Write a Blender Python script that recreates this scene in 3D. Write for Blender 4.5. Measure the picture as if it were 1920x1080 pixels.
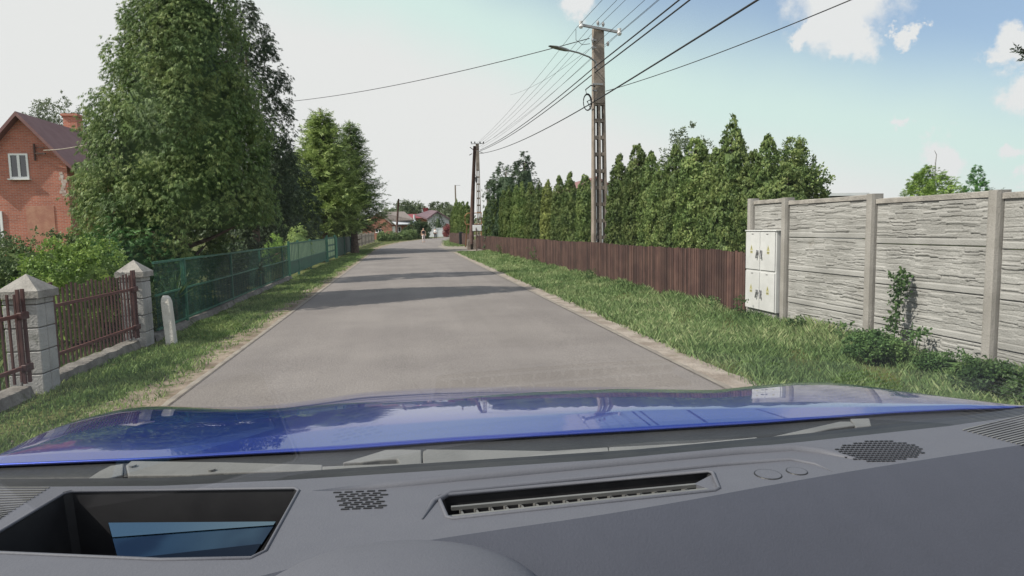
import bpy, bmesh, math, random
import numpy as np
from mathutils import Vector, Matrix
random.seed(7); rng = np.random.default_rng(7)
S = bpy.context.scene; COL = S.collection
for o in list(bpy.data.objects): bpy.data.objects.remove(o)

# ------------------------------------------------------------------ camera
FPX = 1200.0; CH = 1.5
YAW, PITCH, ROLL = math.radians(9.3203), math.radians(5.3311), 0.02
Fv = Vector((math.sin(YAW)*math.cos(PITCH), math.cos(YAW)*math.cos(PITCH), -math.sin(PITCH)))
R0 = Vector((math.cos(YAW), -math.sin(YAW), 0)); U0 = R0.cross(Fv)
Rv = R0*math.cos(ROLL) - U0*math.sin(ROLL); Uv = R0*math.sin(ROLL) + U0*math.cos(ROLL)
CP = Vector((0, 0, CH))
cam = bpy.data.cameras.new('camera'); cam.sensor_width = 36; cam.lens = 36*FPX/1920
cam.clip_start = 0.03; cam.clip_end = 3000
co = bpy.data.objects.new('camera', cam); COL.objects.link(co)
M4 = Matrix((Rv, Uv, -Fv)).transposed().to_4x4(); M4.translation = CP
co.matrix_world = M4; S.camera = co
def ray(x, y): return Fv + Rv*((x-960)/FPX) - Uv*((y-540)/FPX)
def at(x, y, Y): d = ray(x, y); return CP + d*(Y/d.y)
def gz(x, y, z=0.0): d = ray(x, y); return CP + d*((z-CH)/d.z)
def zat(x, y, Y): return at(x, y, Y).z
def xat(x, Y): return at(x, 433, Y).x

# ------------------------------------------------------------------ light
SUN_EL = math.radians(45); SUN_AZ = math.atan2(-0.97, -0.22)
sd = Vector((math.sin(SUN_AZ)*math.cos(SUN_EL), math.cos(SUN_AZ)*math.cos(SUN_EL), math.sin(SUN_EL)))
sl = bpy.data.lights.new('sun', 'SUN'); sl.energy = 4.6; sl.angle = math.radians(0.5); sl.color = (1, .93, .83)
so = bpy.data.objects.new('sun', sl); COL.objects.link(so); so.rotation_euler = sd.to_track_quat('Z', 'Y').to_euler()
S.view_settings.view_transform = 'Standard'; S.view_settings.look = 'None'
S.view_settings.exposure = .5; S.view_settings.gamma = 1
W = bpy.data.worlds.new('World'); S.world = W; W.use_nodes = True

class NT:
    def __init__(s, t): s.t = t; s.t.nodes.clear()
    def n(s, ty, **k):
        nd = s.t.nodes.new(ty); ins = k.pop('i', {})
        for a, b in k.items(): setattr(nd, a, b)
        for a, b in ins.items(): s.set(nd.inputs[a], b)
        return nd
    def set(s, sock, v):
        if isinstance(v, bpy.types.NodeSocket): s.t.links.new(v, sock)
        elif isinstance(v, bpy.types.Node): s.t.links.new(v.outputs[0], sock)
        else: sock.default_value = v
    def m(s, op, a, b=0.0, c=0.0, clamp=False): return s.n('ShaderNodeMath', operation=op, use_clamp=clamp, i={0: a, 1: b, 2: c}).outputs[0]
    def vm(s, op, a, b=(0, 0, 0)):
        nd = s.n('ShaderNodeVectorMath', operation=op, i={0: a, 1: b})
        return nd.outputs['Value'] if op in ('DOT_PRODUCT', 'LENGTH', 'DISTANCE') else nd.outputs[0]
    def mix(s, f, a, b, bt='MIX'):
        nd = s.n('ShaderNodeMix', data_type='RGBA', blend_type=bt)
        s.set(nd.inputs[0], f); s.set(nd.inputs[6], a); s.set(nd.inputs[7], b); return nd.outputs[2]
    def ss(s, v, a, b):
        nd = s.n('ShaderNodeMapRange', interpolation_type='SMOOTHSTEP'); s.set(nd.inputs[0], v)
        nd.inputs[1].default_value = a; nd.inputs[2].default_value = b; return nd.outputs[0]
    def noise(s, vec, scale, det=4, rough=.55, out=0):
        nd = s.n('ShaderNodeTexNoise', i={'Scale': scale, 'Detail': det, 'Roughness': rough})
        if vec is not None: s.set(nd.inputs['Vector'], vec)
        return nd.outputs[out]
def c4(c): return (c[0], c[1], c[2], 1)

# sky: Nishita + summer haze towards the bright part of the sky + cumulus clouds + added bright fill behind the camera
w = NT(W.node_tree)
skyn = w.n('ShaderNodeTexSky', sky_type='NISHITA', sun_disc=False)
skyn.sun_elevation = SUN_EL; skyn.sun_rotation = SUN_AZ; skyn.air_density = 1.0; skyn.dust_density = 0.6; skyn.ozone_density = 1.0
gen = w.n('ShaderNodeTexCoord').outputs['Generated']
sep = w.n('ShaderNodeSeparateXYZ', i={0: gen})
dist = w.noise(gen, 8, 3, .6, 1)
dv = w.vm('SUBTRACT', dist, (.5, .5, .5))
sval = w.m('ADD', sep.outputs[2], w.m('MULTIPLY', sep.outputs[0], .33))
sval = w.m('ADD', sval, w.m('MULTIPLY', w.m('SUBTRACT', w.noise(gen, 2.5, 3), .5), .10))
HZ = (6.0, 6.0, 5.94, 1); MINT = (5.0, 6.15, 5.85, 1)
f1 = w.ss(sval, .32, .47); f2 = w.ss(sval, .22, .33)
skyc = w.mix(1.0, skyn.outputs[0], (.92, .95, 1.0, 1), 'MULTIPLY')
skyc = w.mix(.6, skyc, (3.0, 4.0, 5.2, 1))
skyc = w.mix(f1, MINT, skyc)
skyc = w.mix(f2, HZ, skyc)
wv = w.vm('ADD', gen, w.vm('MULTIPLY', dv, (.07, .07, .07)))
wv = w.vm('ADD', wv, w.vm('MULTIPLY', w.vm('SUBTRACT', w.noise(gen, 26, 6, .65, 1), (.5, .5, .5)), (.075, .075, .075)))
cl = None
def cdir(x, y): return ray(x, y).normalized()
blobs = [(1575, -10, .085), (1610, 60, .04), (1545, 30, .05), (1495, 62, .022), (1705, 50, .017), (1738, 38, .012), (1893, 88, .034), (1862, 110, .016), (1912, 168, .034), (1915, 268, .02),
         (1880, 272, .014), (1700, 235, .012), (1090, 0, .035), (1780, 290, .03), (1918, 310, .014), 
         (600, -1500, .4), (2900, 0, .25)]
for (x, y, r) in blobs:
    d = cdir(x, y)
    q = w.ss(w.vm('DISTANCE', wv, tuple(d)), r, r*.55)
    cl = q if cl is None else w.m('MAXIMUM', cl, q)
cb = w.ss(w.noise(w.vm('MULTIPLY', gen, (1, 1, 2.2)), 2.4, 6, .6), .56, .64)   # unseen bright clouds behind the camera, added to fill the shadows
back_fill = w.ss(sep.outputs[1], .25, -.1)
cl = w.m('MAXIMUM', cl, w.m('MULTIPLY', cb, back_fill))
skyc = w.mix(w.m('MULTIPLY', back_fill, .55), skyc, (9, 9.1, 9.3, 1))  # bright veil added behind the camera to lift the shadows
skyc = w.mix(cl, skyc, w.mix(back_fill, (6.0, 6.03, 6.04, 1), (11, 11, 11, 1)))
bg = w.n('ShaderNodeBackground', i={'Color': skyc, 'Strength': 0.1})
w.n('ShaderNodeOutputWorld', i={'Surface': bg.outputs[0]})

# ------------------------------------------------------------------ materials
def mat(name, col, col2=None, rough=.7, scale=4, det=5, bump=.0, bscale=40, metal=0, coat=0, island=0, stain=None, spec=.4, coords='Object', lo=.35, hi=.65, fine=0, blotch=0, streak=0):
    m = bpy.data.materials.new(name); m.use_nodes = True; t = NT(m.node_tree)
    tc = t.n('ShaderNodeTexCoord').outputs['Object'] if coords == 'Object' else t.n('ShaderNodeNewGeometry').outputs['Position']
    c = c4(col)
    if col2: c = t.mix(t.ss(t.noise(tc, scale, det), lo, hi), c4(col), c4(col2))
    if blotch: c = t.mix(t.m('MULTIPLY', t.ss(t.noise(tc, scale*.17, 3), .35, .7), blotch), c, (.0, .0, .0, 1)) if False else t.mix(1, c, t.n('ShaderNodeCombineColor', i={k: t.m('ADD', t.m('MULTIPLY', t.noise(tc, scale*.15, 3), blotch), 1-blotch*.5) for k in (0, 1, 2)}).outputs[0], 'MULTIPLY')
    if island:
        r = t.n('ShaderNodeNewGeometry').outputs['Random Per Island']
        v = t.m('ADD', t.m('MULTIPLY', r, island), 1-island/2)
        c = t.mix(1, c, t.n('ShaderNodeCombineColor', i={0: v, 1: v, 2: v}).outputs[0], 'MULTIPLY')
    if streak:
        v = t.m('ADD', t.m('MULTIPLY', t.noise(t.vm('MULTIPLY', tc, (1.6, .07, 1)), 1.0, 5, .6), streak), 1-streak/2)
        c = t.mix(1, c, t.n('ShaderNodeCombineColor', i={0: v, 1: v, 2: v}).outputs[0], 'MULTIPLY')
    if fine:
        v = t.m('ADD', t.m('MULTIPLY', t.noise(tc, bscale, 2, .7), fine), 1-fine/2)
        c = t.mix(1, c, t.n('ShaderNodeCombineColor', i={0: v, 1: v, 2: v}).outputs[0], 'MULTIPLY')
    if stain: c = t.mix(t.ss(t.noise(tc, stain[1], 6, .65), stain[2], stain[2]+.12), c, c4(stain[0]))
    b = t.n('ShaderNodeBsdfPrincipled', i={'Base Color': c, 'Roughness': rough, 'Metallic': metal, 'Coat Weight': coat, 'Coat Roughness': .02, 'Specular IOR Level': spec})
    if bump:
        bn = t.n('ShaderNodeBump', i={'Height': t.noise(tc, bscale, 4, .6), 'Strength': bump, 'Distance': .02}); t.set(b.inputs['Normal'], bn.outputs[0])
    t.n('ShaderNodeOutputMaterial', i={'Surface': b.outputs[0]})
    return m
def leafmat(name, dark, mid, light, cs=1.3, trans=.25, rough=.55, G=1.85):
    dark, mid, light = [tuple(v*G for v in c) for c in (dark, mid, light)]
    m = bpy.data.materials.new(name); m.use_nodes = True; t = NT(m.node_tree)
    g = t.n('ShaderNodeNewGeometry'); r = g.outputs['Random Per Island']
    tc = t.n('ShaderNodeTexCoord').outputs['Object']
    oi = t.n('ShaderNodeObjectInfo').outputs['Random']
    n = t.noise(tc, cs, 3, .6)
    v = t.m('ADD', t.m('MULTIPLY', r, .55), t.m('MULTIPLY', t.ss(n, .3, .7), .45))
    cr = t.n('ShaderNodeValToRGB', i={0: v}); e = cr.color_ramp.elements
    e[0].position = .1; e[0].color = c4(dark); e[1].position = .95; e[1].color = c4(light)
    k = cr.color_ramp.elements.new(.5); k.color = c4(mid)
    v2 = t.m('ADD', t.m('MULTIPLY', oi, .45), .78)
    c = t.mix(1, cr.outputs[0], t.n('ShaderNodeCombineColor', i={0: v2, 1: v2, 2: v2}).outputs[0], 'MULTIPLY')
    b = t.n('ShaderNodeBsdfPrincipled', i={'Base Color': c, 'Roughness': rough, 'Specular IOR Level': .3})
    tr = t.n('ShaderNodeBsdfTranslucent', i={'Color': c})
    mx = t.n('ShaderNodeMixShader', i={0: trans, 1: b.outputs[0], 2: tr.outputs[0]})
    t.n('ShaderNodeOutputMaterial', i={'Surface': mx.outputs[0]})
    return m
def brickmat(name, c1, c2, mortar, scale=1.0, bw=.26, rh=.085, rough=.85):
    m = bpy.data.materials.new(name); m.use_nodes = True; t = NT(m.node_tree)
    g = t.n('ShaderNodeNewGeometry'); p = t.n('ShaderNodeSeparateXYZ', i={0: g.outputs['Position']})
    uv = t.n('ShaderNodeCombineXYZ', i={0: t.m('ADD', p.outputs[0], p.outputs[1]), 1: p.outputs[2]}).outputs[0]
    br = t.n('ShaderNodeTexBrick', i={'Vector': uv, 'Color1': c4(c1), 'Color2': c4(c2), 'Mortar': c4(mortar), 'Scale': scale, 'Mortar Size': .012, 'Brick Width': bw, 'Row Height': rh, 'Bias': -.1})
    n = t.noise(g.outputs['Position'], .9, 5, .65); v = t.m('ADD', t.m('MULTIPLY', n, .8), .6)
    c = t.mix(1, br.outputs[0], t.n('ShaderNodeCombineColor', i={0: v, 1: v, 2: v}).outputs[0], 'MULTIPLY')
    b = t.n('ShaderNodeBsdfPrincipled', i={'Base Color': c, 'Roughness': rough})
    bn = t.n('ShaderNodeBump', i={'Height': t.m('SUBTRACT', 1, br.outputs[1]), 'Strength': .6, 'Distance': .01}); t.set(b.inputs['Normal'], bn.outputs[0])
    t.n('ShaderNodeOutputMaterial', i={'Surface': b.outputs[0]}); return m

# ------------------------------------------------------------------ mesh helpers
class MB:
    def __init__(s): s.v = []; s.f = []; s.mi = []; s.k = 0
    def add(s, vs, fs):
        o = len(s.v); s.v += [tuple(v) for v in vs]; s.f += [tuple(i+o for i in f) for f in fs]; s.mi += [s.k]*len(fs); return s
    def hexa(s, a): # 8 pts: bottom 4 ccw, top 4
        return s.add(a, [(3, 2, 1, 0), (4, 5, 6, 7), (0, 1, 5, 4), (1, 2, 6, 5), (2, 3, 7, 6), (3, 0, 4, 7)])
    def box(s, c, d, rot=None, tp=1.0, b=0):
        x, y, z = d[0]/2, d[1]/2, d[2]/2
        if b:
            bm = bmesh.new(); bmesh.ops.create_cube(bm, size=1)
            for v in bm.verts: v.co = Vector((v.co.x*d[0], v.co.y*d[1], v.co.z*d[2]))
            bmesh.ops.bevel(bm, geom=bm.edges[:], offset=b, segments=1, affect='EDGES')
            bm.verts.index_update(); P = [v.co.copy() for v in bm.verts]; F = [[v.index for v in f.verts] for f in bm.faces]; bm.free()
        else:
            P = [Vector(q) for q in ((-x, -y, -z), (x, -y, -z), (x, y, -z), (-x, y, -z), (-x*tp, -y*tp, z), (x*tp, -y*tp, z), (x*tp, y*tp, z), (-x*tp, y*tp, z))]
            F = [(3, 2, 1, 0), (4, 5, 6, 7), (0, 1, 5, 4), (1, 2, 6, 5), (2, 3, 7, 6), (3, 0, 4, 7)]
        if rot is not None: P = [rot @ p for p in P]
        return s.add([p+Vector(c) for p in P], F)
    def tube(s, path, r, n=8, cap=True):
        path = [Vector(p) for p in path]; rs = r if isinstance(r, (list, tuple)) else [r]*len(path)
        V = []; F = []
        for i, p in enumerate(path):
            t = (path[min(i+1, len(path)-1)]-path[max(i-1, 0)]).normalized()
            a = t.cross(Vector((0, 0, 1)));
            if a.length < .05: a = t.cross(Vector((1, 0, 0)))
            a.normalize(); b = t.cross(a)
            for j in range(n):
                q = 2*math.pi*j/n; V.append(p+(a*math.cos(q)+b*math.sin(q))*rs[i])
        for i in range(len(path)-1):
            for j in range(n):
                F.append((i*n+j, i*n+(j+1) % n, (i+1)*n+(j+1) % n, (i+1)*n+j))
        if cap: F += [tuple(range(n)), tuple((len(path)-1)*n+j for j in reversed(range(n)))]
        return s.add(V, F)
    def prism(s, pts, ext): # planar polygon extruded by vector
        n = len(pts); ext = Vector(ext); P = [Vector(p) for p in pts]
        return s.add(P+[p+ext for p in P], [tuple(reversed(range(n))), tuple(range(n, 2*n))]+[(i, (i+1) % n, n+(i+1) % n, n+i) for i in range(n)])
    def grid(s, rows): # list of rows of points
        n = len(rows[0]); V = [p for r in rows for p in r]
        return s.add(V, [(i*n+j, i*n+j+1, (i+1)*n+j+1, (i+1)*n+j) for i in range(len(rows)-1) for j in range(n-1)])
    def bar(s, a, b, wx, wz, up=(0, 0, 1)):
        a = Vector(a); b = Vector(b); t = (b-a); L = t.length; t.normalize(); u = Vector(up); x = t.cross(u).normalized(); u = x.cross(t)
        P = [a-x*wx/2-u*wz/2, a+x*wx/2-u*wz/2, b+x*wx/2-u*wz/2, b-x*wx/2-u*wz/2, a-x*wx/2+u*wz/2, a+x*wx/2+u*wz/2, b+x*wx/2+u*wz/2, b-x*wx/2+u*wz/2]
        return s.hexa(P)
    def build(s, name, m, parent=None, smooth=False, label=None):
        me = bpy.data.meshes.new(name); off = Vector(parent.location) if parent else Vector()
        p = parent
        if parent and parent.parent: off = off + Vector(parent.parent.location)
        me.from_pydata([Vector(v)-off for v in s.v], [], s.f)
        for mm in (m if isinstance(m, (list, tuple)) else [m]): me.materials.append(mm)
        me.polygons.foreach_set('material_index', s.mi)
        if smooth: me.polygons.foreach_set('use_smooth', [True]*len(me.polygons))
        me.update()
        o = bpy.data.objects.new(name, me); COL.objects.link(o)
        if parent: o.parent = parent
        if label: o['label'] = label
        return o
def fixn(o):
    bm = bmesh.new(); bm.from_mesh(o.data); bmesh.ops.recalc_face_normals(bm, faces=bm.faces); bm.to_mesh(o.data); bm.free(); return o
def tag(o, label, cat, group=None):
    o['label'] = label; o['category'] = cat
    if group: o['group'] = group
    return o
def root(name, label, cat, loc=(0, 0, 0), group=None):
    o = bpy.data.objects.new(name, None); COL.objects.link(o); o.location = loc; o.empty_display_size = .2
    return tag(o, label, cat, group)
def kind(o, k): o['kind'] = k; return o
def dup(r, loc, label, rz=0, sc=(1, 1, 1)):
    c = r.copy(); COL.objects.link(c); c.location = loc; c.rotation_euler = (0, 0, rz); c.scale = sc; c['label'] = label
    for ch in list(r.children):
        d = ch.copy(); COL.objects.link(d); d.parent = c
        for g in list(ch.children):
            e = g.copy(); COL.objects.link(e); e.parent = d
    return c
def npmesh(name, V, Q, m, parent=None, smooth=False):
    V = np.asarray(V, np.float32); Q = np.asarray(Q, np.int32); k = Q.shape[1]
    me = bpy.data.meshes.new(name); me.vertices.add(len(V)); me.vertices.foreach_set('co', V.ravel())
    me.loops.add(Q.size); me.loops.foreach_set('vertex_index', Q.ravel())
    me.polygons.add(len(Q)); me.polygons.foreach_set('loop_start', np.arange(0, Q.size, k, dtype=np.int32)); me.polygons.foreach_set('loop_total', np.full(len(Q), k, np.int32))
    if smooth: me.polygons.foreach_set('use_smooth', np.ones(len(Q), bool))
    me.materials.append(m); me.update(calc_edges=True); me.validate()
    o = bpy.data.objects.new(name, me); COL.objects.link(o)
    if parent: o.parent = parent
    return o

# ------------------------------------------------------------------ foliage
def rotm(yaw, pitch, rollv):
    cy, sy, cp, sp, cr, sr = np.cos(yaw), np.sin(yaw), np.cos(pitch), np.sin(pitch), np.cos(rollv), np.sin(rollv)
    k = len(yaw); Z = np.zeros((k, 3, 3)); Y = np.zeros((k, 3, 3)); X = np.zeros((k, 3, 3))
    Z[:, 0, 0] = cy; Z[:, 0, 1] = -sy; Z[:, 1, 0] = sy; Z[:, 1, 1] = cy; Z[:, 2, 2] = 1
    Y[:, 0, 0] = cp; Y[:, 0, 2] = -sp; Y[:, 2, 0] = sp; Y[:, 2, 2] = cp; Y[:, 1, 1] = 1
    X[:, 1, 1] = cr; X[:, 1, 2] = -sr; X[:, 2, 1] = sr; X[:, 2, 2] = cr; X[:, 0, 0] = 1
    return Z @ Y @ X
def leafq(base, dirv, L, wd, nrm):
    d = np.array(dirv, float); d /= np.linalg.norm(d); s = np.cross(d, nrm); s /= np.linalg.norm(s)+1e-9; b = np.array(base, float)
    return [b, b+d*L*.5+s*wd, b+d*L, b+d*L*.5-s*wd]
def spray(kindn, r):
    q = []
    if kindn == 'thuja':      # flat drooping fan
        for i in range(15):
            a = r.uniform(-1.1, 1.1); b = r.uniform(0, .45)
            q += leafq([b, r.uniform(-.12, .12), -b*b*.5+r.uniform(-.05, .05)], [math.cos(a), math.sin(a), -.7-.4*r.random()], r.uniform(.35, .7), r.uniform(.026, .05), [r.uniform(-.5, .5), r.uniform(-.5, .5), 1])
    elif kindn == 'fan':      # upright fans of columnar thuja
        for i in range(10):
            a = r.uniform(-1, 1)
            q += leafq([r.uniform(-.1, .2), r.uniform(-.2, .2), r.uniform(-.4, .1)], [r.uniform(.0, .7), math.sin(a)*.6, 1], r.uniform(.35, .65), r.uniform(.06, .12), [1, r.uniform(-.8, .8), .2])
    elif kindn == 'needle':   # spruce twig
        for i in range(13):
            t = i/12; sgn = 1 if i % 2 else -1
            q += leafq([t*.8, 0, -.12*t], [.7, sgn*r.uniform(.5, 1), r.uniform(-.45, .35)], r.uniform(.22, .36), r.uniform(.035, .06), [r.uniform(-.6, .6), r.uniform(-.6, .6), 1])
    elif kindn == 'leaf':
        for i in range(9):
            d = r.normal(size=3); d[2] = abs(d[2])*.6
            q += leafq(r.normal(size=3)*.16, d, r.uniform(.3, .5), r.uniform(.09, .16), r.normal(size=3))
    elif kindn == 'blade':
        for i in range(6):
            q += leafq([0, 0, 0], [r.uniform(.2, 1), r.uniform(-.6, .6), 1], r.uniform(.6, 1.1), .04, [1, 0, 0])
    return np.array(q).reshape(-1, 3)
TPL = {k: [spray(k, np.random.default_rng(50+i)) for i in range(5)] for k in ('thuja', 'fan', 'needle', 'leaf', 'blade')}
def scatter(kindn, P, yaw, pitch, rollv, sc):
    Vs = []; idx = np.arange(len(P)) % 5
    for j in range(5):
        s = idx == j
        if not s.any(): continue
        R = rotm(yaw[s], pitch[s], rollv[s]); T = TPL[kindn][j]
        V = np.einsum('kij,nj->kni', R, T)*sc[s][:, None, None]+P[s][:, None, :]
        Vs.append(V.reshape(-1, 3))
    V = np.concatenate(Vs); return V, np.arange(len(V)).reshape(-1, 4)
def crown_pts(prof, nclump, per, csize, r, fill=.25, squash=1.0):
    zs = np.array([p[0] for p in prof], float); rs = np.array([p[1] for p in prof], float)
    zz = np.linspace(zs[0], zs[-1], 200); rr = np.interp(zz, zs, rs); cdf = np.cumsum(rr+.04); cdf /= cdf[-1]
    z = np.interp(r.random(nclump), cdf, zz); rad = np.interp(z, zs, rs); a = r.uniform(0, 2*np.pi, nclump)
    fr = 1-np.abs(r.normal(0, .10, nclump)); inner = r.random(nclump) < fill; fr[inner] = r.uniform(.35, .85, inner.sum())
    jit = r.normal(1, .07, nclump)
    C = np.stack([np.cos(a)*rad*fr*jit, np.sin(a)*rad*fr*jit, z], 1)
    cs = csize*r.uniform(.6, 1.35, nclump)*np.clip(.45+rad/ max(rs.max(), .01), .5, 1.15)
    P = np.repeat(C, per, 0); k = len(P); d = r.normal(size=(k, 3)); d /= np.linalg.norm(d, axis=1)[:, None]
    out = np.stack([np.cos(a), np.sin(a), np.full(nclump, .45)], 1); out /= np.linalg.norm(out, axis=1)[:, None]; out = np.repeat(out, per, 0)
    dt = (d*out).sum(1); d = np.where((dt < -.2)[:, None], -d, d)
    d[:, 2] *= squash
    P = P+d*(np.repeat(cs, per)*r.uniform(.45, 1.0, k))[:, None]
    yaw = np.arctan2(d[:, 1]+out[:, 1]*.8, d[:, 0]+out[:, 0]*.8)+r.normal(0, .45, k)
    return P, yaw, d
def crown(name, kindn, prof, nclump, per, csize, sz, m, seed, parent, pitch=(-.2, .4), fill=.25, squash=1.0, core=.0, clip=None, lean=0):
    r = np.random.default_rng(seed)
    P, yaw, d = crown_pts(prof, nclump, per, csize, r, fill, squash)
    if clip: ok = ~((P[:, 2] < clip[0]) & (P[:, 0]+parent.location.x > clip[1])); P, yaw, d = P[ok], yaw[ok], d[ok]
    k = len(P)
    V, Q = scatter(kindn, P, yaw, r.normal(pitch[0], pitch[1], k)+d[:, 2]*.4, r.normal(0, .5, k), sz*r.uniform(.6, 1.25, k))
    if core:   # dense inner twig mass
        zs = [p[0] for p in prof]; rs = [p[1] for p in prof]; nz, na = 16, 14; base = len(V); CV = []; CQ = []
        z0, z1 = zs[0]+.03*(zs[-1]-zs[0]), zs[0]+.80*(zs[-1]-zs[0])
        if clip: z0 = clip[0]-.1
        for i in range(nz):
            z = z0+(z1-z0)*i/(nz-1)
            for j in range(na):
                a = 2*math.pi*j/na; q = np.interp(z, zs, rs)*core*r.uniform(.75, 1.1); CV.append((math.cos(a)*q, math.sin(a)*q, z))
        for i in range(nz-1):
            for j in range(na): CQ.append((base+i*na+j, base+i*na+(j+1) % na, base+(i+1)*na+(j+1) % na, base+(i+1)*na+j))
        V = np.concatenate([V, np.array(CV)]); Q = np.concatenate([Q, np.array(CQ)])
    if lean: V = V.copy(); V[:, 0] += lean*V[:, 2]
    return npmesh(name, V, Q, m, parent)
def trunk(parent, h, r0, m, seed, lean=0, limbs=6, lz=.3, ll=.8):
    r = random.Random(seed); b = MB(); n = 7
    path = [Vector((lean*t*h+r.uniform(-.03, .03)*t, r.uniform(-.03, .03)*t, h*t-.05)) for t in [i/n for i in range(n+1)]]
    b.tube(path, [r0*(1.25 if i == 0 else 1-.85*i/n) for i in range(n+1)], 8)
    for i in range(limbs):
        t = lz+(1-lz)*i/limbs*.9; p = Vector((lean*t*h, 0, h*t-.05)); a = r.uniform(0, 6.28); L = ll*(1-t*.7)
        b.tube([p, p+Vector((math.cos(a)*L*.5, math.sin(a)*L*.5, L*.15)), p+Vector((math.cos(a)*L, math.sin(a)*L, L*.35))], [r0*.3*(1-t*.6), r0*.2*(1-t*.6), .008], 5)
    o = b.build('trunk', m, None); o.parent = parent; return o
def spruce_crown(parent, h, z0, R, m, seed, sz=.42, dens=1.0):
    r = np.random.default_rng(seed); P = []; yaw = []; pit = []; sc = []
    z = z0
    while z < h-.1:
        t = (z-z0)/(h-z0); L = R*(1-t)**.75*(.75+.25*min(1, t*6))+.08; nb = int(9*dens)+2
        for b in range(nb):
            a = r.uniform(0, 6.283); Lb = L*r.uniform(.6, 1.15); zb = z+r.uniform(-.15, .15)
            ns = max(2, int(Lb/.13))
            for s in range(ns):
                u = (s+.5)/ns; drop = -.25*Lb*u+.22*Lb*u**3
                P.append([math.cos(a)*Lb*u, math.sin(a)*Lb*u, zb+drop+r.normal(0, .05)]); yaw.append(a+r.normal(0, .7)); pit.append(r.normal(-.15+.5*u*u, .35)); sc.append(sz*r.uniform(.6, 1.2)*(1-.35*u))
        z += .26*(1-.35*t)
    for q in range(8): P.append([r.normal(0, .03), r.normal(0, .03), h-.5+q*.06]); yaw.append(r.uniform(0, 6)); pit.append(1.2); sc.append(sz*.45)
    P, yaw, pit, sc = map(np.array, (P, yaw, pit, sc))
    V, Q = scatter('needle', P, yaw, pit, r.normal(0, .6, len(P)), sc)
    return npmesh('crown', V, Q, m, parent)

BARK = mat('bark', (.09, .065, .045), (.16, .12, .09), .9, 8, bump=.6, bscale=25)
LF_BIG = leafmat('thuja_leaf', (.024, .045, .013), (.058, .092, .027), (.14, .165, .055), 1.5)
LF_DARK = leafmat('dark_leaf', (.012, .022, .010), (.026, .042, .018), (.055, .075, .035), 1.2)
LF_HEDGE = leafmat('hedge_leaf', (.026, .048, .015), (.070, .104, .031), (.165, .19, .07), 1.6)
LF_HEDGE_Y = leafmat('hedge_yellow_leaf', (.04, .055, .016), (.09, .11, .03), (.17, .18, .06), 1.6)
LF_BLUE = leafmat('blue_conifer_leaf', (.018, .034, .016), (.04, .065, .034), (.08, .11, .06), 1.2)
LF_SPR = leafmat('spruce_needle', (.04, .066, .02), (.14, .19, .058), (.29, .34, .125), 1.2)
LF_SPRD = leafmat('dark_spruce_needle', (.022, .040, .015), (.072, .106, .036), (.16, .20, .075), .9)
LF_BUSH = leafmat('bush_leaf', (.03, .055, .012), (.085, .14, .03), (.19, .25, .06), 2.5, .3)
LF_BUSHD = leafmat('dark_bush_leaf', (.022, .038, .014), (.055, .085, .03), (.12, .15, .06), 2.5)
LF_JUN = leafmat('juniper_leaf', (.018, .05, .014), (.036, .095, .024), (.08, .15, .045), 2)
LF_GRASS = leafmat('grass_blade', (.032, .058, .020), (.080, .122, .044), (.185, .20, .105), .6, .3, .6)
LF_LAWN = leafmat('lawn_blade', (.03, .056, .016), (.07, .108, .032), (.145, .17, .065), 1.2, .3, .6)
LF_WEED = leafmat('weed_leaf', (.016, .035, .012), (.038, .072, .022), (.085, .125, .045), 2, .3)
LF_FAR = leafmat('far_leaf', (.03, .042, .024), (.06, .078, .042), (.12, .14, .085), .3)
LF_RED = leafmat('red_leaf', (.06, .018, .018), (.12, .035, .035), (.2, .08, .075), 1)

# ------------------------------------------------------------------ ground, road
def roadc(Y): return .36+(0.0015*(Y-48)**2 if Y > 48 else 0)
def roadhw(Y): return 2.46+.004*min(Y, 60)-(.3 if Y > 90 else 0)
M_ASPH = mat('asphalt', (0.157, 0.142, 0.134), (0.186, 0.169, 0.158), .92, .6, 6, bump=.5, bscale=48, fine=1.0, coords='W', spec=.2, blotch=.25, streak=.38)
M_DIRT = mat('gravel_dirt', (0.135, 0.105, 0.078), (0.25, 0.205, 0.16), .95, 3.2, 8, bump=.8, bscale=45, fine=.7, coords='W', stain=((.075, .09, .03), 4.5, .53), spec=.2)
M_EDGE = mat('pale_edge', (0.187, 0.166, 0.145), (0.246, 0.221, 0.187), .95, 5, 6, bump=.5, bscale=90, fine=.5, coords='W', spec=.2)
M_GROUND = mat('ground_grass', (.045, .062, .018), (.10, .105, .038), .95, 1.4, 8, bump=1, bscale=20, fine=.8, coords='W', stain=((.13, .10, .06), 1.1, .62), spec=.1)
M_CRACK = mat('road_edge_seam', (.07, .06, .055), (.1, .09, .08), .95, 9, coords='W')
g = MB(); N = 40
g.grid([[(-700+1400*j/N, -60+1500*i/N, -.02) for j in range(N+1)] for i in range(N+1)]); kind(g.build('ground', M_GROUND), 'structure')
ys = list(np.arange(-14, 60, 1.0))+list(np.arange(60, 175, 2.0))
rd = MB(); rd.grid([[(roadc(Y)+u*roadhw(Y), Y, .03*(1-u*u)-.004) for u in (-1, -.6, -.2, .2, .6, 1)] for Y in ys])
kind(rd.build('road', M_ASPH, smooth=True), 'structure')
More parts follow.
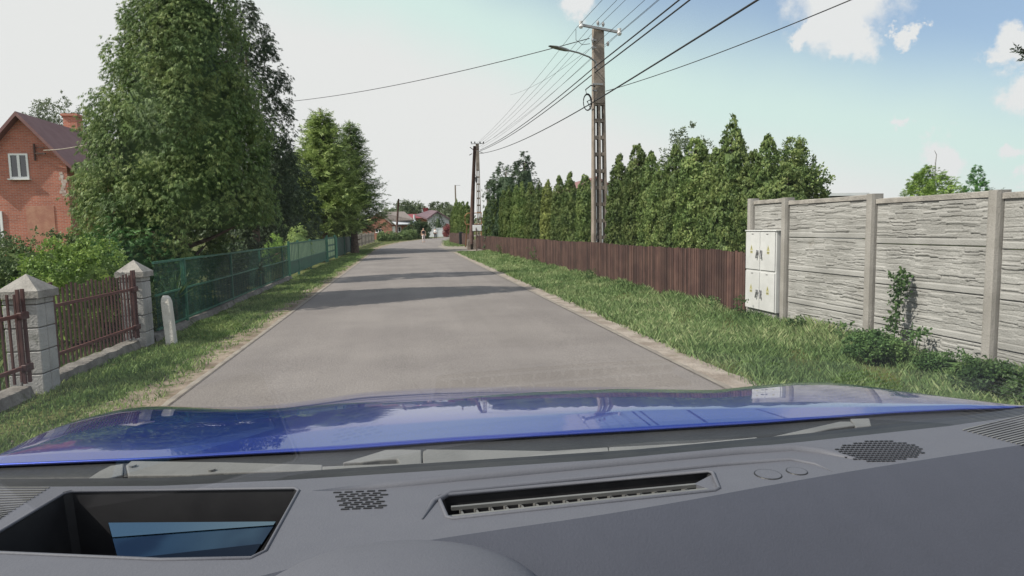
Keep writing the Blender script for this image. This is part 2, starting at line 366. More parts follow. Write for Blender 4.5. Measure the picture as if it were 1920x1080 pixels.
def strip(name, m, side, w0, w1, z, jag, y0=-14, y1=170, step=.12):
    b = MB(); rows = []; Y = y0; r = random.Random(name+str(side)); a = 0; c = 0
    while Y < y1:
        a = a*.8+r.uniform(-1, 1)*jag; c = c*.97+r.uniform(-1, 1)*jag*.4
        e = roadc(Y)+side*roadhw(Y); rows.append([(e+side*w0, Y, z), (e+side*(w0+(w1-w0)*.5+.0), Y, z), (e+side*(w1+a+c), Y, z-.006)])
        Y += step*(1 if Y < 40 else 4)
    if side > 0: rows = [list(r_) for r_ in rows]
    else: rows = [list(reversed(r_)) for r_ in rows]
    b.grid(rows); return kind(b.build(name, m), 'structure')
strip('gravel_shoulder', M_DIRT, -1, .0, .60, -.008, .10); M_GRAV = mat('pale_gravel', (0.204, 0.170, 0.140), (0.306, 0.268, 0.230), .95, 3.2, 8, bump=.8, bscale=45, fine=.8, coords='W', stain=((.10, .12, .04), 6, .60), spec=.2)
strip('gravel_shoulder', M_GRAV, 1, .0, .40, -.008, .045)
strip('road_edging', M_EDGE, -1, .015, .09, -.003, .012); strip('road_edging', M_EDGE, 1, .015, .10, -.003, .012)
strip('edge_seam', M_CRACK, -1, -.012, .016, -.0006, .004); strip('edge_seam', M_CRACK, 1, -.012, .018, -.0006, .005)
a = MB(); pts = [gz(868, 478), gz(905, 474), gz(925, 469.5), gz(898, 463.5), gz(862, 462), gz(845, 463.5)]
pts = [(2.9, 42.2, 0), (4.9, 44.2, 0), (5.6, 45.6, 0), (5.6, 57.5, 0), (4.6, 58.4, 0), (2.9, 60.5, 0)]
a.add([(p[0], p[1], .002) for p in pts], [tuple(range(len(pts)))]); kind(a.build('driveway', M_EDGE), 'structure')

def grass(name, m, xr, y0, y1, dens, h, m2w, seed, tall=0, hfar=1):
    r = np.random.default_rng(seed); V = []; out = []
    Yb = y0; P = []
    while Yb < y1:
        dy = max(.5, Yb*.12); Ye = min(Yb+dy, y1); d = dens*min(1, (7/ max(Yb, 4))**1.25)
        x0, x1 = xr(Yb); n = int(d*(Ye-Yb)*(x1-x0)); x = r.uniform(x0, x1, n)
        P.append(np.stack([x, r.uniform(Yb, Ye, n), (x-x0)/(x1-x0)], 1)); Yb = Ye
    P = np.concatenate(P); n = len(P)
    clump = np.sin(P[:, 0]*3.1+seed)+np.sin(P[:, 1]*1.7+1)+np.sin(P[:, 0]*7.3-P[:, 1]*4.1)
    keep = r.random(n) < np.clip(.75+.2*clump, .25, 1)*np.clip(np.minimum((P[:, 2] if seed != 4 else 1-P[:, 2])*(6 if seed != 4 else 3.2)+.10, 1), 0, 1); P = P[keep]; clump = clump[keep]; n = len(P)
    hh = h*r.uniform(.45, 1.25, n)*(1+.18*clump)*(1+tall*P[:, 2]**2)
    wd = m2w*r.uniform(.6, 1.4, n)*np.clip(P[:, 1]/7, .8, 5); a = r.uniform(0, 6.283, n); ln = r.uniform(.1, .8, n)*hh
    base = np.stack([P[:, 0], P[:, 1], np.full(n, -.03)], 1); s = np.stack([np.cos(a), np.sin(a), 0*a], 1)*wd[:, None]
    la = r.uniform(0, 6.283, n); lean = np.stack([np.cos(la), np.sin(la), 0*la], 1)*ln[:, None]; up = np.zeros((n, 3)); up[:, 2] = hh
    q = np.stack([base-s, base+s, base+s*.6+up*.6+lean*.4, base+up+lean], 1).reshape(-1, 3)
    return kind(npmesh(name, q, np.arange(len(q)).reshape(-1, 4), m), 'stuff')
grass('verge_grass', LF_GRASS, lambda Y: (roadc(Y)+roadhw(Y)+.28, 5.75 if Y < 10.2 else 5.5), 3.2, 43, 4200, .09, .0045, 3, tall=.65)
grass('verge_grass', LF_LAWN, lambda Y: (-3.85, roadc(Y)-roadhw(Y)-.16), 3.4, 55, 3900, .055, .006, 4)
grass('verge_grass', LF_GRASS, lambda Y: (roadc(Y)+roadhw(Y)+.3, max(6.0, roadc(Y)+roadhw(Y)+1.2)), 56, 110, 900, .10, .008, 5)
grass('garden_grass', LF_LAWN, lambda Y: (-7.5, -3.95), 5, 16, 700, .14, .009, 6)

# ------------------------------------------------------------------ car (the one the camera rides in)
CARX = .33
car = root('car', 'blue car in the foreground, its dashboard, wipers and shiny bonnet seen from inside', 'car', (CARX, 0, 0))
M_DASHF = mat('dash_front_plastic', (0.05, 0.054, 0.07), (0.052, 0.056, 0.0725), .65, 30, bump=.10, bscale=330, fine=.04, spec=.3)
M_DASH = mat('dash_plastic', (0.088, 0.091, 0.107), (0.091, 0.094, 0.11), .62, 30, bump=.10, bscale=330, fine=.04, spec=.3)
M_BLACK = mat('black_plastic', (.012, .012, .014), (.018, .018, .02), .5, 20)
M_COWL = mat('cowl_plastic', (0.02, 0.021, 0.022), (0.03, 0.031, 0.032), .55, 6, bump=.1, bscale=90)
M_WIPE = mat('wiper_plastic', (0.12, 0.12, 0.116), (0.15, 0.15, 0.145), .5, 9, bump=.1, bscale=120)
M_VENT = mat('vent_plastic', (0.11, 0.11, 0.108), (0.14, 0.14, 0.135), .5, 20)
def paint():
    m = bpy.data.materials.new('blue_paint'); m.use_nodes = True; t = NT(m.node_tree)
    tc = t.n('ShaderNodeTexCoord').outputs['Object']
    fl = t.noise(tc, 900, 1); c = t.mix(t.ss(fl, .3, .8), (.001, .016, .18, 1), (.003, .034, .35, 1))
    b = t.n('ShaderNodeBsdfPrincipled', i={'Base Color': c, 'Metallic': .45, 'Roughness': .33, 'Coat Weight': 1.0, 'Coat Roughness': .012, 'Coat IOR': 1.65, 'Specular IOR Level': .4})
    bn = t.n('ShaderNodeBump', i={'Height': t.noise(tc, 6, 2), 'Strength': .004, 'Distance': .01}); t.set(b.inputs['Coat Normal'], bn.outputs[0])
    t.n('ShaderNodeOutputMaterial', i={'Surface': b.outputs[0]}); return m
M_PAINT = paint()
def glass():
    m = bpy.data.materials.new('windscreen_glass'); m.use_nodes = True; t = NT(m.node_tree)
    lw = t.n('ShaderNodeLayerWeight', i={0: .5}).outputs['Facing']
    fr = t.m('ADD', t.m('MULTIPLY', t.m('POWER', lw, 5), .30), .028, clamp=True)
    tr = t.n('ShaderNodeBsdfTransparent', i={'Color': (.95, .965, .96, 1)}); gl = t.n('ShaderNodeBsdfGlossy', i={'Roughness': .0, 'Color': (.95, .95, 1, 1)})
    mx = t.n('ShaderNodeMixShader', i={0: fr, 1: tr.outputs[0], 2: gl.outputs[0]}); t.n('ShaderNodeOutputMaterial', i={'Surface': mx.outputs[0]}); return m
def interp(tab, x): return float(np.interp(x, [p[0] for p in tab], [p[1] for p in tab]))
DZ = 1.2
edge = [(-200, 917), (0, 913), (300, 911), (540, 900), (870, 879), (1200, 857), (1500, 829), (1777, 799), (1920, 779), (2200, 740)]
_cr = [(-250, 1175), (300, 1130), (640, 1040), (860, 1003), (1160, 962), (1556, 889), (1920, 833), (2250, 785)]
crease = [(x, float(sum(np.interp(x+d, [p[0] for p in _cr], [p[1] for p in _cr]) for d in range(-150, 151, 25))/13)) for x in range(-250, 2251, 50)]
D = lambda x, y, z=DZ: gz(x, y, z)
hud = [(118, 926), (135, 921.5), (552, 915), (560, 920), (497, 1034), (470, 1047), (300, 1050), (0, 1037), (-45, 1033), (-40, 1020)]
vent = [(822, 933), (832, 929), (1326, 883.5), (1337, 887), (1348, 916), (1340, 920), (848, 973), (838, 970)]
bm = bmesh.new()
outer = [D(x, y) for x, y in edge]+[D(x, y) for x, y in reversed(crease)]
def loop(ptsl):
    vs = [bm.verts.new(p) for p in ptsl]; return vs, [bm.edges.new((vs[i], vs[(i+1) % len(vs)])) for i in range(len(vs))]
_, e1 = loop(outer); _, e2 = loop([D(x, y) for x, y in hud]); _, e3 = loop([D(x, y) for x, y in vent])
bmesh.ops.triangle_fill(bm, edges=e1+e2+e3, use_beauty=True, normal=(0, 0, 1))
bm.verts.index_update(); db = MB(); db.add([v.co.copy() for v in bm.verts], [[v.index for v in f.verts] for f in bm.faces]); bm.free()
cx_ = [x for x, y in crease]; fine = list(range(-250, 2251, 50)); fy = np.interp(fine, cx_, [y for x, y in crease])
ed = [D(x, y) for x, y in edge]
db.grid([ed, [p+Vector((0, .004, -.03)) for p in ed]])
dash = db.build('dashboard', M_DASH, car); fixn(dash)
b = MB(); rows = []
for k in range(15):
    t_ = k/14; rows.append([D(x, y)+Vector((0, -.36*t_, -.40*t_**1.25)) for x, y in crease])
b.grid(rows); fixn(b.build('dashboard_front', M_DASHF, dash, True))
def well(pix, depth, m, name, rim, lip=.0035):
    top = [D(x, y) for x, y in pix]; c = sum(top, Vector())/len(top)
    b = MB(); n = len(top); bot = [c+(p-c)*.93-Vector((0, 0, depth)) for p in top]
    b.add(top+bot, [(i, (i+1) % n, n+(i+1) % n, n+i) for i in range(n)]+[tuple(range(n, 2*n))]); b.build(name, m, dash)
    r = MB(); r.tube(top+[top[0], top[1]], lip, 6, False); r.build(rim, M_DASH, dash, True)
well(hud, .075, M_BLACK, 'display_well', 'well_rim', .002); well(vent, .05, M_BLACK, 'vent_well', 'vent_rim', .0025)
M_MIR = mat('display_mirror', (.03, .055, .095), (.06, .11, .16), .12, 14, 2, metal=1)
b = MB(); q = [D(205, 1001, 1.165), D(518, 999, 1.165), D(472, 1049, 1.165), D(222, 1050, 1.165)]; q2 = [q[0]+Vector((0, 0, .012)), q[1]+Vector((0, 0, .012)), q[2], q[3]]
b.prism(q2, (0, 0, -.004)); b.build('display_mirror', M_MIR, dash)
b = MB(); up_ = Vector((0, 0, .0012)); b.prism([q2[0]+up_, q2[1]+up_, q2[1].lerp(q2[2], .10)+up_, q2[0].lerp(q2[3], .42)+up_], (0, 0, -.001)); b.build('sky_reflection_tint', mat('sky_reflection_tint', (.16, .24, .29), None, .15, metal=1), dash)  # sky reflection put into this wedge's brighter colour
b = MB(); b.prism([q2[3].lerp(q2[2], .05)+up_, q2[2]+up_, q2[1].lerp(q2[2], .62)+up_], (0, 0, -.001)); b.build('dark_reflection_tint', mat('dark_reflection_tint', (.012, .022, .04), None, .2, metal=1), dash)  # dark headliner reflection put into this wedge's colour
b = MB()
for (p, q_) in (((846, 953), (1338, 907)), ((842, 971), (1344, 917))): b.bar(D(*p, DZ-.006), D(*q_, DZ-.006), .004, .004)
for i in range(17):
    t = (i+.5)/17; x = 850+485*t; y = 953-46*t*1.0
    b.bar(D(x, y, DZ-.008)+Vector((0, .022, -.012)), D(x+4, y+17, DZ-.008), .0022, .006)
b.build('vent_slats', M_VENT, dash)
b = MB(); b.prism([D(1302, 907, DZ-.004), D(1342, 886, DZ-.002), D(1349, 917, DZ-.002), D(1335, 919, DZ-.004)], (0, 0, -.004)); b.build('vent_cheek', M_DASH, dash)
b = MB(); b.tube([D(560, 928, DZ-.004), D(700, 918, DZ-.003), D(900, 897, DZ-.002), D(1160, 872, DZ-.002), D(1380, 851, DZ-.002), D(1480, 844, DZ-.002), D(1540, 850, DZ-.002), D(1640, 873, DZ-.004)], [.003, .008, .009, .009, .009, .009, .008, .003], 8); b.build('dash_moulding', M_DASH, dash, True)
b = MB(); b.tube([D(792, 974), D(812, 942), D(845, 924), D(1340, 873), D(1480, 862), D(1530, 871), D(1560, 884)], [.001, .0035, .004, .004, .0035, .0025, .0005], 8); b.build('vent_surround', M_DASH, dash, True)
for (x, y, r_) in ((1440, 890, .0150), (1494, 884, .0115)):
    c = D(x, y); b = MB(); b.tube([c+Vector((math.cos(i*.2618)*r_, math.sin(i*.2618)*r_, 0)) for i in range(25)], .0011, 6, False)
    b.build('button_ring', M_BLACK, dash)
    b = MB(); b.add([c+Vector((math.cos(i*.2618)*r_*.97, math.sin(i*.2618)*r_*.97, .001)) for i in range(24)], [tuple(range(24))]); b.build('button', M_DASH, dash)
def grille(name, cells, hw, hh):
    b = MB()
    for (x, y, ang) in cells:
        c = D(x, y, DZ+.0012); u = (D(x+10, y-10*ang)-D(x, y)).normalized(); v = Vector((-u.y, u.x, 0))
        b.prism([c-u*hw-v*hh*.6, c+u*hw-v*hh*.6, c+u*hw*1.1+v*hh, c-u*hw*.9+v*hh], (0, 0, -.002))
    b.build(name, M_BLACK, dash)
cells = []
for r_ in range(9):
    for k in range(5): 
        x = 632+k*21+(r_ % 2)*9+r_*1.8; y = 922.5+r_*3.9-(k*.9)
        if x < 722: cells.append((x, y, .02))
grille('speaker_slots', cells, .0042, .0013)
cells = []
for r_ in range(-5, 6):
    for k in range(-9, 10):
        x = 1650+k*9.2+(r_ % 2)*4.6+r_*2.2; y = 845+r_*3.7-k*.05
        if ((x-1650)/82)**2+((y-845)/19.5)**2 < 1: cells.append((x, y, .1))
grille('speaker_grille', cells, .0024, .0017)
b = MB()
for r_ in range(15):
    x0, y0 = 1800+r_*9, 806+r_*2.3; b.bar(D(x0+6, y0, DZ+.001), D(x0+130, y0-30, DZ+.001), .002, .001)
b.build('corner_grille', M_VENT, dash)
b = MB()
for r_ in range(14):
    b.bar(D(-20, 914+r_*5, DZ+.001), D(92-r_*7, 914+r_*4.4, DZ+.001), .0016, .001)
b.build('corner_grille', M_VENT, dash)
b = MB(); c = D(720, 1165, 1.16); rows = []     # instrument hood bulge at lower left
for i in range(13):
    ph = math.pi/2*i/12; rows.append([c+Vector((math.cos(2*math.pi*j/28)*.150*math.cos(ph), math.sin(2*math.pi*j/28)*.105*math.cos(ph), .052*math.sin(ph))) for j in range(29)])
b.grid(rows); fixn(b.build('instrument_hood', M_DASH, dash, True))
# black windscreen base band, cowl
b = MB(); xs = list(range(-200, 2250, 50))
b.grid([[D(x, interp(edge, x)+6, DZ-.006) for x in xs], [D(x, interp(edge, x)-9, DZ-.012) for x in xs], [D(x, interp(edge, x)-15, DZ-.012) for x in xs]]); b.build('windscreen_seal', M_BLACK, car)
rear = [(-200, 878), (0, 871), (250, 861), (420, 852), (640, 841), (860, 825), (1200, 805.5), (1437, 791), (1675, 773), (1800, 766.5), (1920, 763.5), (2200, 757)]
RZ = 1.172
b = MB(); b.grid([[D(x, interp(rear, x)-2, RZ-.006) for x in xs], [D(x, interp(rear, x)+2, RZ-.006) for x in xs], [D(x, .45*interp(rear, x)+.55*interp(edge, x)-3, RZ-.008) for x in xs], [D(x, interp(edge, x)-8, DZ-.03) for x in xs], [D(x, interp(edge, x)+30, DZ-.08) for x in xs]])
fixn(b.build('cowl', M_COWL, car, True))
# bonnet: rear flat band, crease, then a forward-falling crown up to and past its skyline
sil = [(-260, 905), (-80, 876), (0, 852), (50, 826), (95, 805), (158, 784), (225, 768), (264, 762), (306, 760.5), (387, 762), (464, 762), (528, 757), (640, 742), (681, 735), (821, 726.5), (962, 724.5), (1160, 725), (1280, 729.5), (1338, 731), (1413, 723.5), (1496, 716.5), (1556, 716.5), (1635, 725), (1754, 741), (1850, 753), (1912, 760.5), (2000, 768), (2300, 800)]
band = [(-200, 868), (0, 856), (130, 848), (300, 842), (540, 812), (640, 800), (900, 783), (1200, 767), (1420, 763.5), (1600, 763), (1800, 759.5), (1920, 762.5), (2200, 757)]
rows = []; px = list(range(-150, 2160, 15))
for x in px:
    yr, yb, ys_ = interp(rear, x), interp(band, x), min(interp([(p[0], sum(interp(sil, p[0]+d) for d in (-12, 0, 12))/3) for p in [(x,)]], x), interp(rear, x)-2)
    yb = max(min(yb, yr-1), ys_+.5*(yr-ys_)*.3)
    A = D(x, yr, RZ); A0 = A+Vector((0, .012, -.006)); dirh = Vector((ray(x, 800).x, ray(x, 800).y, 0)).normalized()
    Bp = D(x, yb, RZ+.0015); rb = Vector((Bp.x, Bp.y)).length; d = ray(x, ys_); mm = -d.z/Vector((d.x, d.y)).length
    a0 = .085; gap = max(CH-mm*rb-Bp.z, .0006); qn = 2*gap/(mm-a0); bq = (mm-a0)/(2*qn); bq = min(bq, 2.0)
    colp = [A0, A+Vector((0, .001, -.003)), A]+[A.lerp(Bp, t) for t in (.15, .4, .7, .9)]+[Bp]
    for k in range(1, 15):
        q_ = qn*k/9; z = Bp.z-a0*q_-bq*q_*q_; colp.append(Vector((Bp.x, Bp.y, 0))+dirh*q_+Vector((0, 0, z)))
    last = colp[-1]; colp.append(last+dirh*.12+Vector((0, 0, -.18))); colp.append(last+dirh*.14+Vector((0, 0, -.6)))
    rows.append(colp)
b = MB(); b.grid(rows); hood = b.build('bonnet', M_PAINT, car, True); fixn(hood)
hood.modifiers.new('thickness', 'SOLIDIFY').thickness = .0008
# wipers: flat plastic arms lying at the foot of the glass
def wiper(polys, zt, capidx=()):
    first = None
    for nm, poly, h in polys:
        b = MB(); top = [D(x, y, zt) for x, y in poly]; b.prism(top, (0, .0, -h)); o = b.build(nm, M_WIPE, first or car); fixn(o)
        md = o.modifiers.new('b', 'BEVEL'); md.width = .0016; md.segments = 2
        if first is None: first = o
    return first
w1 = wiper([('wiper', [(236, 872), (246, 864), (262, 864), (420, 866), (605, 871), (604, 881), (420, 886), (360, 890), (240, 891)], .012),
            ('wiper_cap', [(160, 900), (186, 883), (206, 873), (232, 869), (230, 890), (205, 896), (170, 902)], .012),
            ('wiper_blade', [(604, 874), (760, 868), (980, 864), (1130, 854), (1130, 860), (980, 872), (760, 878), (604, 884)], .01)], 1.186)
for (x, y) in ((249, 873.5), (397, 881)):
    b = MB(); c = D(x, y, 1.1875); b.tube([c+Vector((0, 0, -.003)), c+Vector((0, 0, .0015))], .0045, 10); b.build('wiper_bolt', M_WIPE, w1)
w2 = wiper([('wiper', [(793, 846), (800, 842), (900, 843), (1030, 845), (1140, 838), (1142, 846), (1000, 858), (880, 868), (793, 873)], .012),
            ('wiper_cap', [(642, 867), (690, 853), (722, 843), (752, 842), (790, 843), (791, 873), (752, 874), (745, 860), (712, 862), (680, 866)], .014),
            ('wiper_blade', [(1142, 838), (1300, 830), (1420, 819), (1420, 826), (1300, 838), (1142, 847)], .008)], 1.184)
w3 = wiper([('wiper', [(1440, 820), (1520, 802), (1574, 790), (1594, 790), (1604, 797), (1560, 803), (1520, 812)], .012),
            ('wiper_cap', [(1594, 785), (1630, 784), (1634, 798), (1605, 801)], .012)], 1.183)
# windscreen
b = MB(); rows = []
for i in range(13):
    t = i/12; Y = .865-.80*t; z = 1.176+.425*t; hwid = .98-.30*t
    rows.append([(CARX+u*hwid, Y-.10*u*u*(1-.3*t), z+.0*u*u) for u in [k/12-1 for k in range(25)]])
b.grid(rows); wsn = b.build('windscreen', glass(), car, True); fixn(wsn)
# roof, pillars, doors and rear of the shell round the camera
M_LINER = mat('headliner', (.30, .29, .28), (.34, .33, .32), .9, 30)
def shell(name, secs, m):
    b = MB(); b.grid(secs); o = b.build(name, m, car, True); fixn(o); sm = o.modifiers.new('t', 'SOLIDIFY'); sm.thickness = .02; return o
shell('roof', [[(CARX+u*.66, .05-.07*u*u if k == 0 else Y, 1.615+.03*math.sin(math.pi*k/6)-.05*u**4) for u in (-1, -.8, -.4, 0, .4, .8, 1)] for k, Y in enumerate((.05, -.2, -.6, -1.0, -1.4, -1.8, -2.1))], M_LINER)
for sx in (-1, 1):
    b = MB(); b.tube([(CARX+sx*.99, .74, 1.16), (CARX+sx*.82, .35, 1.42), (CARX+sx*.69, -.02, 1.6)], .03, 8); b.build('windscreen_pillar', M_BLACK, car, True)
    shell('door', [[(CARX+sx*(.93-.05*abs(z-.7)), Y, z) for z in (.3, .5, .7, .9, 1.12)] for Y in (.7, .2, -.4, -1.0, -1.7)], M_PAINT)
shell('tailgate', [[(CARX+u*.9, -2.15+.25*(z-.4)**2, z) for z in (.3, .6, .9, 1.15)] for u in (-1, -.5, 0, .5, 1)], M_PAINT)

# ------------------------------------------------------------------ right side: board fence, concrete wall, cabinet
M_BOARD = mat('brown_board', (0.049, 0.025, 0.021), (0.075, 0.041, 0.032), .75, 2.5, 6, bump=.3, bscale=30, island=.9, coords='W', fine=.3)
M_CONC = mat('wall_concrete', (0.232, 0.229, 0.216), (0.3, 0.297, 0.283), .9, 1.8, 8, bump=.5, bscale=60, fine=.35, coords='W', stain=((.21, .20, .18), 2.2, .58))
M_CONCP = mat('post_concrete', (0.220, 0.209, 0.190), (0.274, 0.262, 0.243), .9, 3, 8, bump=.5, bscale=70, fine=.4, coords='W', stain=((.22, .21, .19), 2.5, .63))
M_CAP = mat('weathered_concrete', (0.204, 0.191, 0.174), (0.289, 0.272, 0.246), .95, 6, 8, bump=.6, bscale=50, fine=.5, coords='W', stain=((.10, .095, .08), 5, .6))
def fence_run(label, P0, P1, h0, h1, seed, bw=.072, gap=.017):
    r = random.Random(seed); P0 = Vector(P0); P1 = Vector(P1); L = (P1-P0).length; u = (P1-P0)/L; nrm = Vector((-u.y, u.x, 0)); n = int(L/(bw+gap))
    t = root('board_fence', label, 'fence', P0); b = MB()
    for i in range(n):
        s = (i+.5)*(bw+gap); c = P0+u*s; h = h0+(h1-h0)*s/L+r.uniform(-.012, .012)+.012*math.sin(s*.9)
        j = nrm*r.uniform(-.004, .004); w_ = bw/2*r.uniform(.95, 1.03); a = c-u*w_+j; e = c+u*w_+j; tk = nrm*.018; dz = r.uniform(-.006, .006)
        z0 = Vector((0, 0, .03)); up = Vector((0, 0, h))
        b.hexa([a+z0, e+z0, e+tk+z0, a+tk+z0, a+up, e+up+Vector((0, 0, dz)), e+tk+up+Vector((0, 0, dz)), a+tk+up])
    b.build('boards', M_BOARD, t)
    for zz in (.28, .82):
        b = MB(); b.bar(P0+Vector((0, 0, zz))-nrm*.028, P1+Vector((0, 0, zz))-nrm*.028, .05, .07); b.build('rail', M_BOARD, t)
    k = max(2, int(L/2.4))
    for i in range(k+1):
        c = P0+u*(L*i/k*.99+.02)-nrm*.09; b = MB(); b.box(c+Vector((0, 0, h0*.48)), (.07, .07, h0*.96)); b.build('post', M_BOARD, t)
    return t
WX = 5.52
posts = [xat and None]
def wy(px): # wall is the plane x = WX
    d = ray(px, 540); return WX*d.y/d.x
py = [wy(1408), wy(1472), wy(1632), wy(1862)]; py += [py[3]-1.72, py[3]-3.45, py[3]-5.2]
FX = 5.35
ztop = [zat(1395, 470, 9.9), zat(1100, 453.5, 19)]
fence_run('long brown board fence running along the verge between grey wall and white sign', (FX+.12, py[0]+.06, 0), (FX+.05, 49.2, 0), zat(1392, 470, 10.2), zat(896, 441.5, 49), 1)
fence_run('short brown board gate panel behind the wooden pole', (FX+.05, 52.5, 0), (FX+.0, 61.6, 0), 1.12, 1.12, 2)
fence_run('far brown board fence beyond the dark gate gap', (FX-.0, 63.6, 0), (5.25, 78, 0), 1.12, 1.12, 3)
t = root('gate_post', 'dark gate post between the two brown board panels past the wooden pole', 'gate post', (FX, 62.6, 0))
b = MB(); b.box((FX, 62.6, .6), (.4, .4, 1.2)); b.box((FX, 62.6, 1.22), (.34, .34, .05), tp=.7); b.build('post', M_BLACK, t)

def pxof(p): d = Vector(p)-CP; return 960+FPX*d.dot(Rv)/d.dot(Fv), 540-FPX*d.dot(Uv)/d.dot(Fv)
tz = [zat(1408, 373, py[0]), zat(1472, 371, py[1]), zat(1632, 364, py[2]), zat(1860, 357, py[3])]; tz += [tz[3]-.02, tz[3]-.04, tz[3]-.05]
0 and print('wall posts', [round(v, 2) for v in py], [round(v, 2) for v in tz])
wall = root('concrete_wall', 'tall grey prefabricated concrete wall with split stone pattern panels', 'wall', (WX, py[1], 0))
def ledge_panel(P0, P1, z0, z1, seed, frame=.03):
    """relief of split ledge stones, real geometry; P0->P1 along the wall, relief towards -x"""
    r = np.random.default_rng(seed); L = (Vector(P1)-Vector(P0)).length; nu, nv = int(L*105)+8, int((z1-z0)*150)+6; Hm = np.full((nv, nu), .002)
    rim = max(2, int(.016*150)); bot = int(.085*150); uu = np.arange(nu)
    nb = max(1, int(round((nv-rim-bot)/7.2))); bnd = []
    for k in range(nb+1):
        base_ = bot+(nv-rim-bot)*k/nb; amp = 0 if k in (0, nb) else 1.0
        wv_ = amp*(np.sin(uu*.045+r.uniform(0, 6))+.6*np.sin(uu*.11+r.uniform(0, 6))); st_ = np.repeat(r.normal(0, 1.5, nu//22+2), 22)[:nu]*(amp > 0)
        bnd.append(base_+wv_+st_)
    vv = np.arange(nv)[:, None]
    for k in range(nb):
        u = rim
        while u < nu-rim:
            ue = min(u+int(r.integers(16, 62)), nu-rim); lo_, hi_ = bnd[k][u:ue], bnd[k+1][u:ue]; gap_ = r.choice([0, 1, 2, 2]); split = r.random() < .35
            f_ = (vv-lo_)/np.maximum(hi_-lo_, 1); m_ = (vv >= lo_+gap_*.6) & (vv < hi_); dd = r.uniform(.006, .030); d2 = r.uniform(.004, .028)
            blk = np.where(f_ > .5, dd, d2) if split else np.full(f_.shape, dd)
            blk = blk+(f_-.5)*r.uniform(-.004, .010)+r.normal(0, .0016, f_.shape)+np.linspace(0, r.uniform(-.007, .007), ue-u)[None]
            sub = Hm[:, u:ue]; sub[m_] = np.maximum(blk, .003)[m_]
            if r.random() < .5: Hm[:, max(u-1, 0):u] = np.minimum(Hm[:, max(u-1, 0):u], np.where(m_[:, :1], .004, 1))
            u = ue
    Hm *= .72; Hm[:bot-1] = .022; Hm[:, :rim] = .012; Hm[:, nu-rim:] = .012; Hm[nv-rim:] = .012; Hm[nv-1] = .0; Hm[:, 0] = 0; Hm[:, -1] = 0; Hm[0] = 0
    ys_ = np.linspace(P0[1], P1[1], nu); zs = np.linspace(z0, z1, nv); Yg, Zg = np.meshgrid(ys_, zs)
    V = np.stack([P0[0]-Hm, Yg, Zg], 2).reshape(-1, 3); i = np.arange(nu*nv).reshape(nv, nu)
    Q = np.stack([i[:-1, :-1], i[:-1, 1:], i[1:, 1:], i[1:, :-1]], -1).reshape(-1, 4)
    return V, Q
jz = [.0, .12, .62, 1.12, 1.62]
for i in range(len(py)-1):
    ya, yb = py[i]-.06, py[i+1]+.06; zt = min(tz[i], tz[i+1])-.06
    n = 4; hgt = .475
    for k in range(n):
        z1 = zt-k*hgt; z0 = max(z1-hgt+.004, -.03)
        if i == 0 and k > 0: continue
        V, Q = ledge_panel((WX+.02, ya), (WX+.02, yb), z0, z1, 100+i*7+k)
        o = npmesh('panel', V-np.array(wall.location), Q, M_CONC, wall)
        b = MB(); b.box((WX+.045, (ya+yb)/2, (z0+z1)/2), (.046, ya-yb-.004, z1-z0-.002)); b.build('panel_back', M_CONC, o)
    b = MB(); r = random.Random(i); m_ = 7
    b.grid([[(WX+dx, ya+(yb-ya)*k/m_, zt+dz+r.uniform(-.004, .004)*(dz > .0)+(tz[i+1]-tz[i])*.0) for (dx, dz) in ((-.012, -.0), (-.012, .05), (.0, .058), (.065, .058), (.072, .0), (-.012, 0))] for k in range(m_+1)]); fixn(b.build('coping', M_CAP, wall))
for i, Y in enumerate(py):
    b = MB(); zt = tz[i]+.004
    w_ = .056
    b.prism([(WX-.055, Y-w_*.8, -.1), (WX-.06, Y-w_*.5, -.1), (WX-.06, Y+w_*.5, -.1), (WX-.055, Y+w_*.8, -.1), (WX-.02, Y+w_, -.1), (WX+.09, Y+w_, -.1), (WX+.09, Y-w_, -.1), (WX-.02, Y-w_, -.1)], (0, 0, zt+.1)); fixn(b.build('post', M_CONCP, wall))

# meter cabinet
M_CAB = mat('cabinet_white', (0.42, 0.425, 0.42), (0.48, 0.485, 0.48), .45, 3, 4, fine=.06, bscale=30, stain=((.42, .42, .39), 4, .64))
M_CABG = mat('cabinet_grey', (.20, .20, .19), (.27, .27, .25), .9, 5, bump=.4)
M_STEEL = mat('steel', (.30, .30, .31), (.4, .4, .41), .35, 8, metal=.8)
M_YEL = mat('sticker_yellow', (.36, .34, .17), None, .6)
M_INK = mat('ink', (.02, .02, .02), None, .7)
ca, cbY = py[0]-.02, py[1]+.085; cx = WX-.10; cyc = (ca+cbY)/2; cwid = ca-cbY
cz0 = zat(1440, 581, cyc); cz1 = zat(1440, 433, cyc)
cab = root('utility_cabinet', 'white four door electric meter cabinet set into the grey wall end', 'cabinet', (cx, cyc, 0))
b = MB(); b.box((cx+.09, cyc, (cz0+cz1)/2), (.18, cwid, cz1-cz0), b=.008); b.build('body', M_CAB, cab)
b = MB(); b.box((cx+.10, cyc, cz0/2-.02), (.15, cwid*.96, cz0+.03)); b.build('plinth', M_CABG, cab)
b = MB(); b.box((cx+.085, cyc, cz1+.006), (.21, cwid+.03, .02), b=.005); b.build('lid', M_CAB, cab)
zm = (cz0+cz1)/2
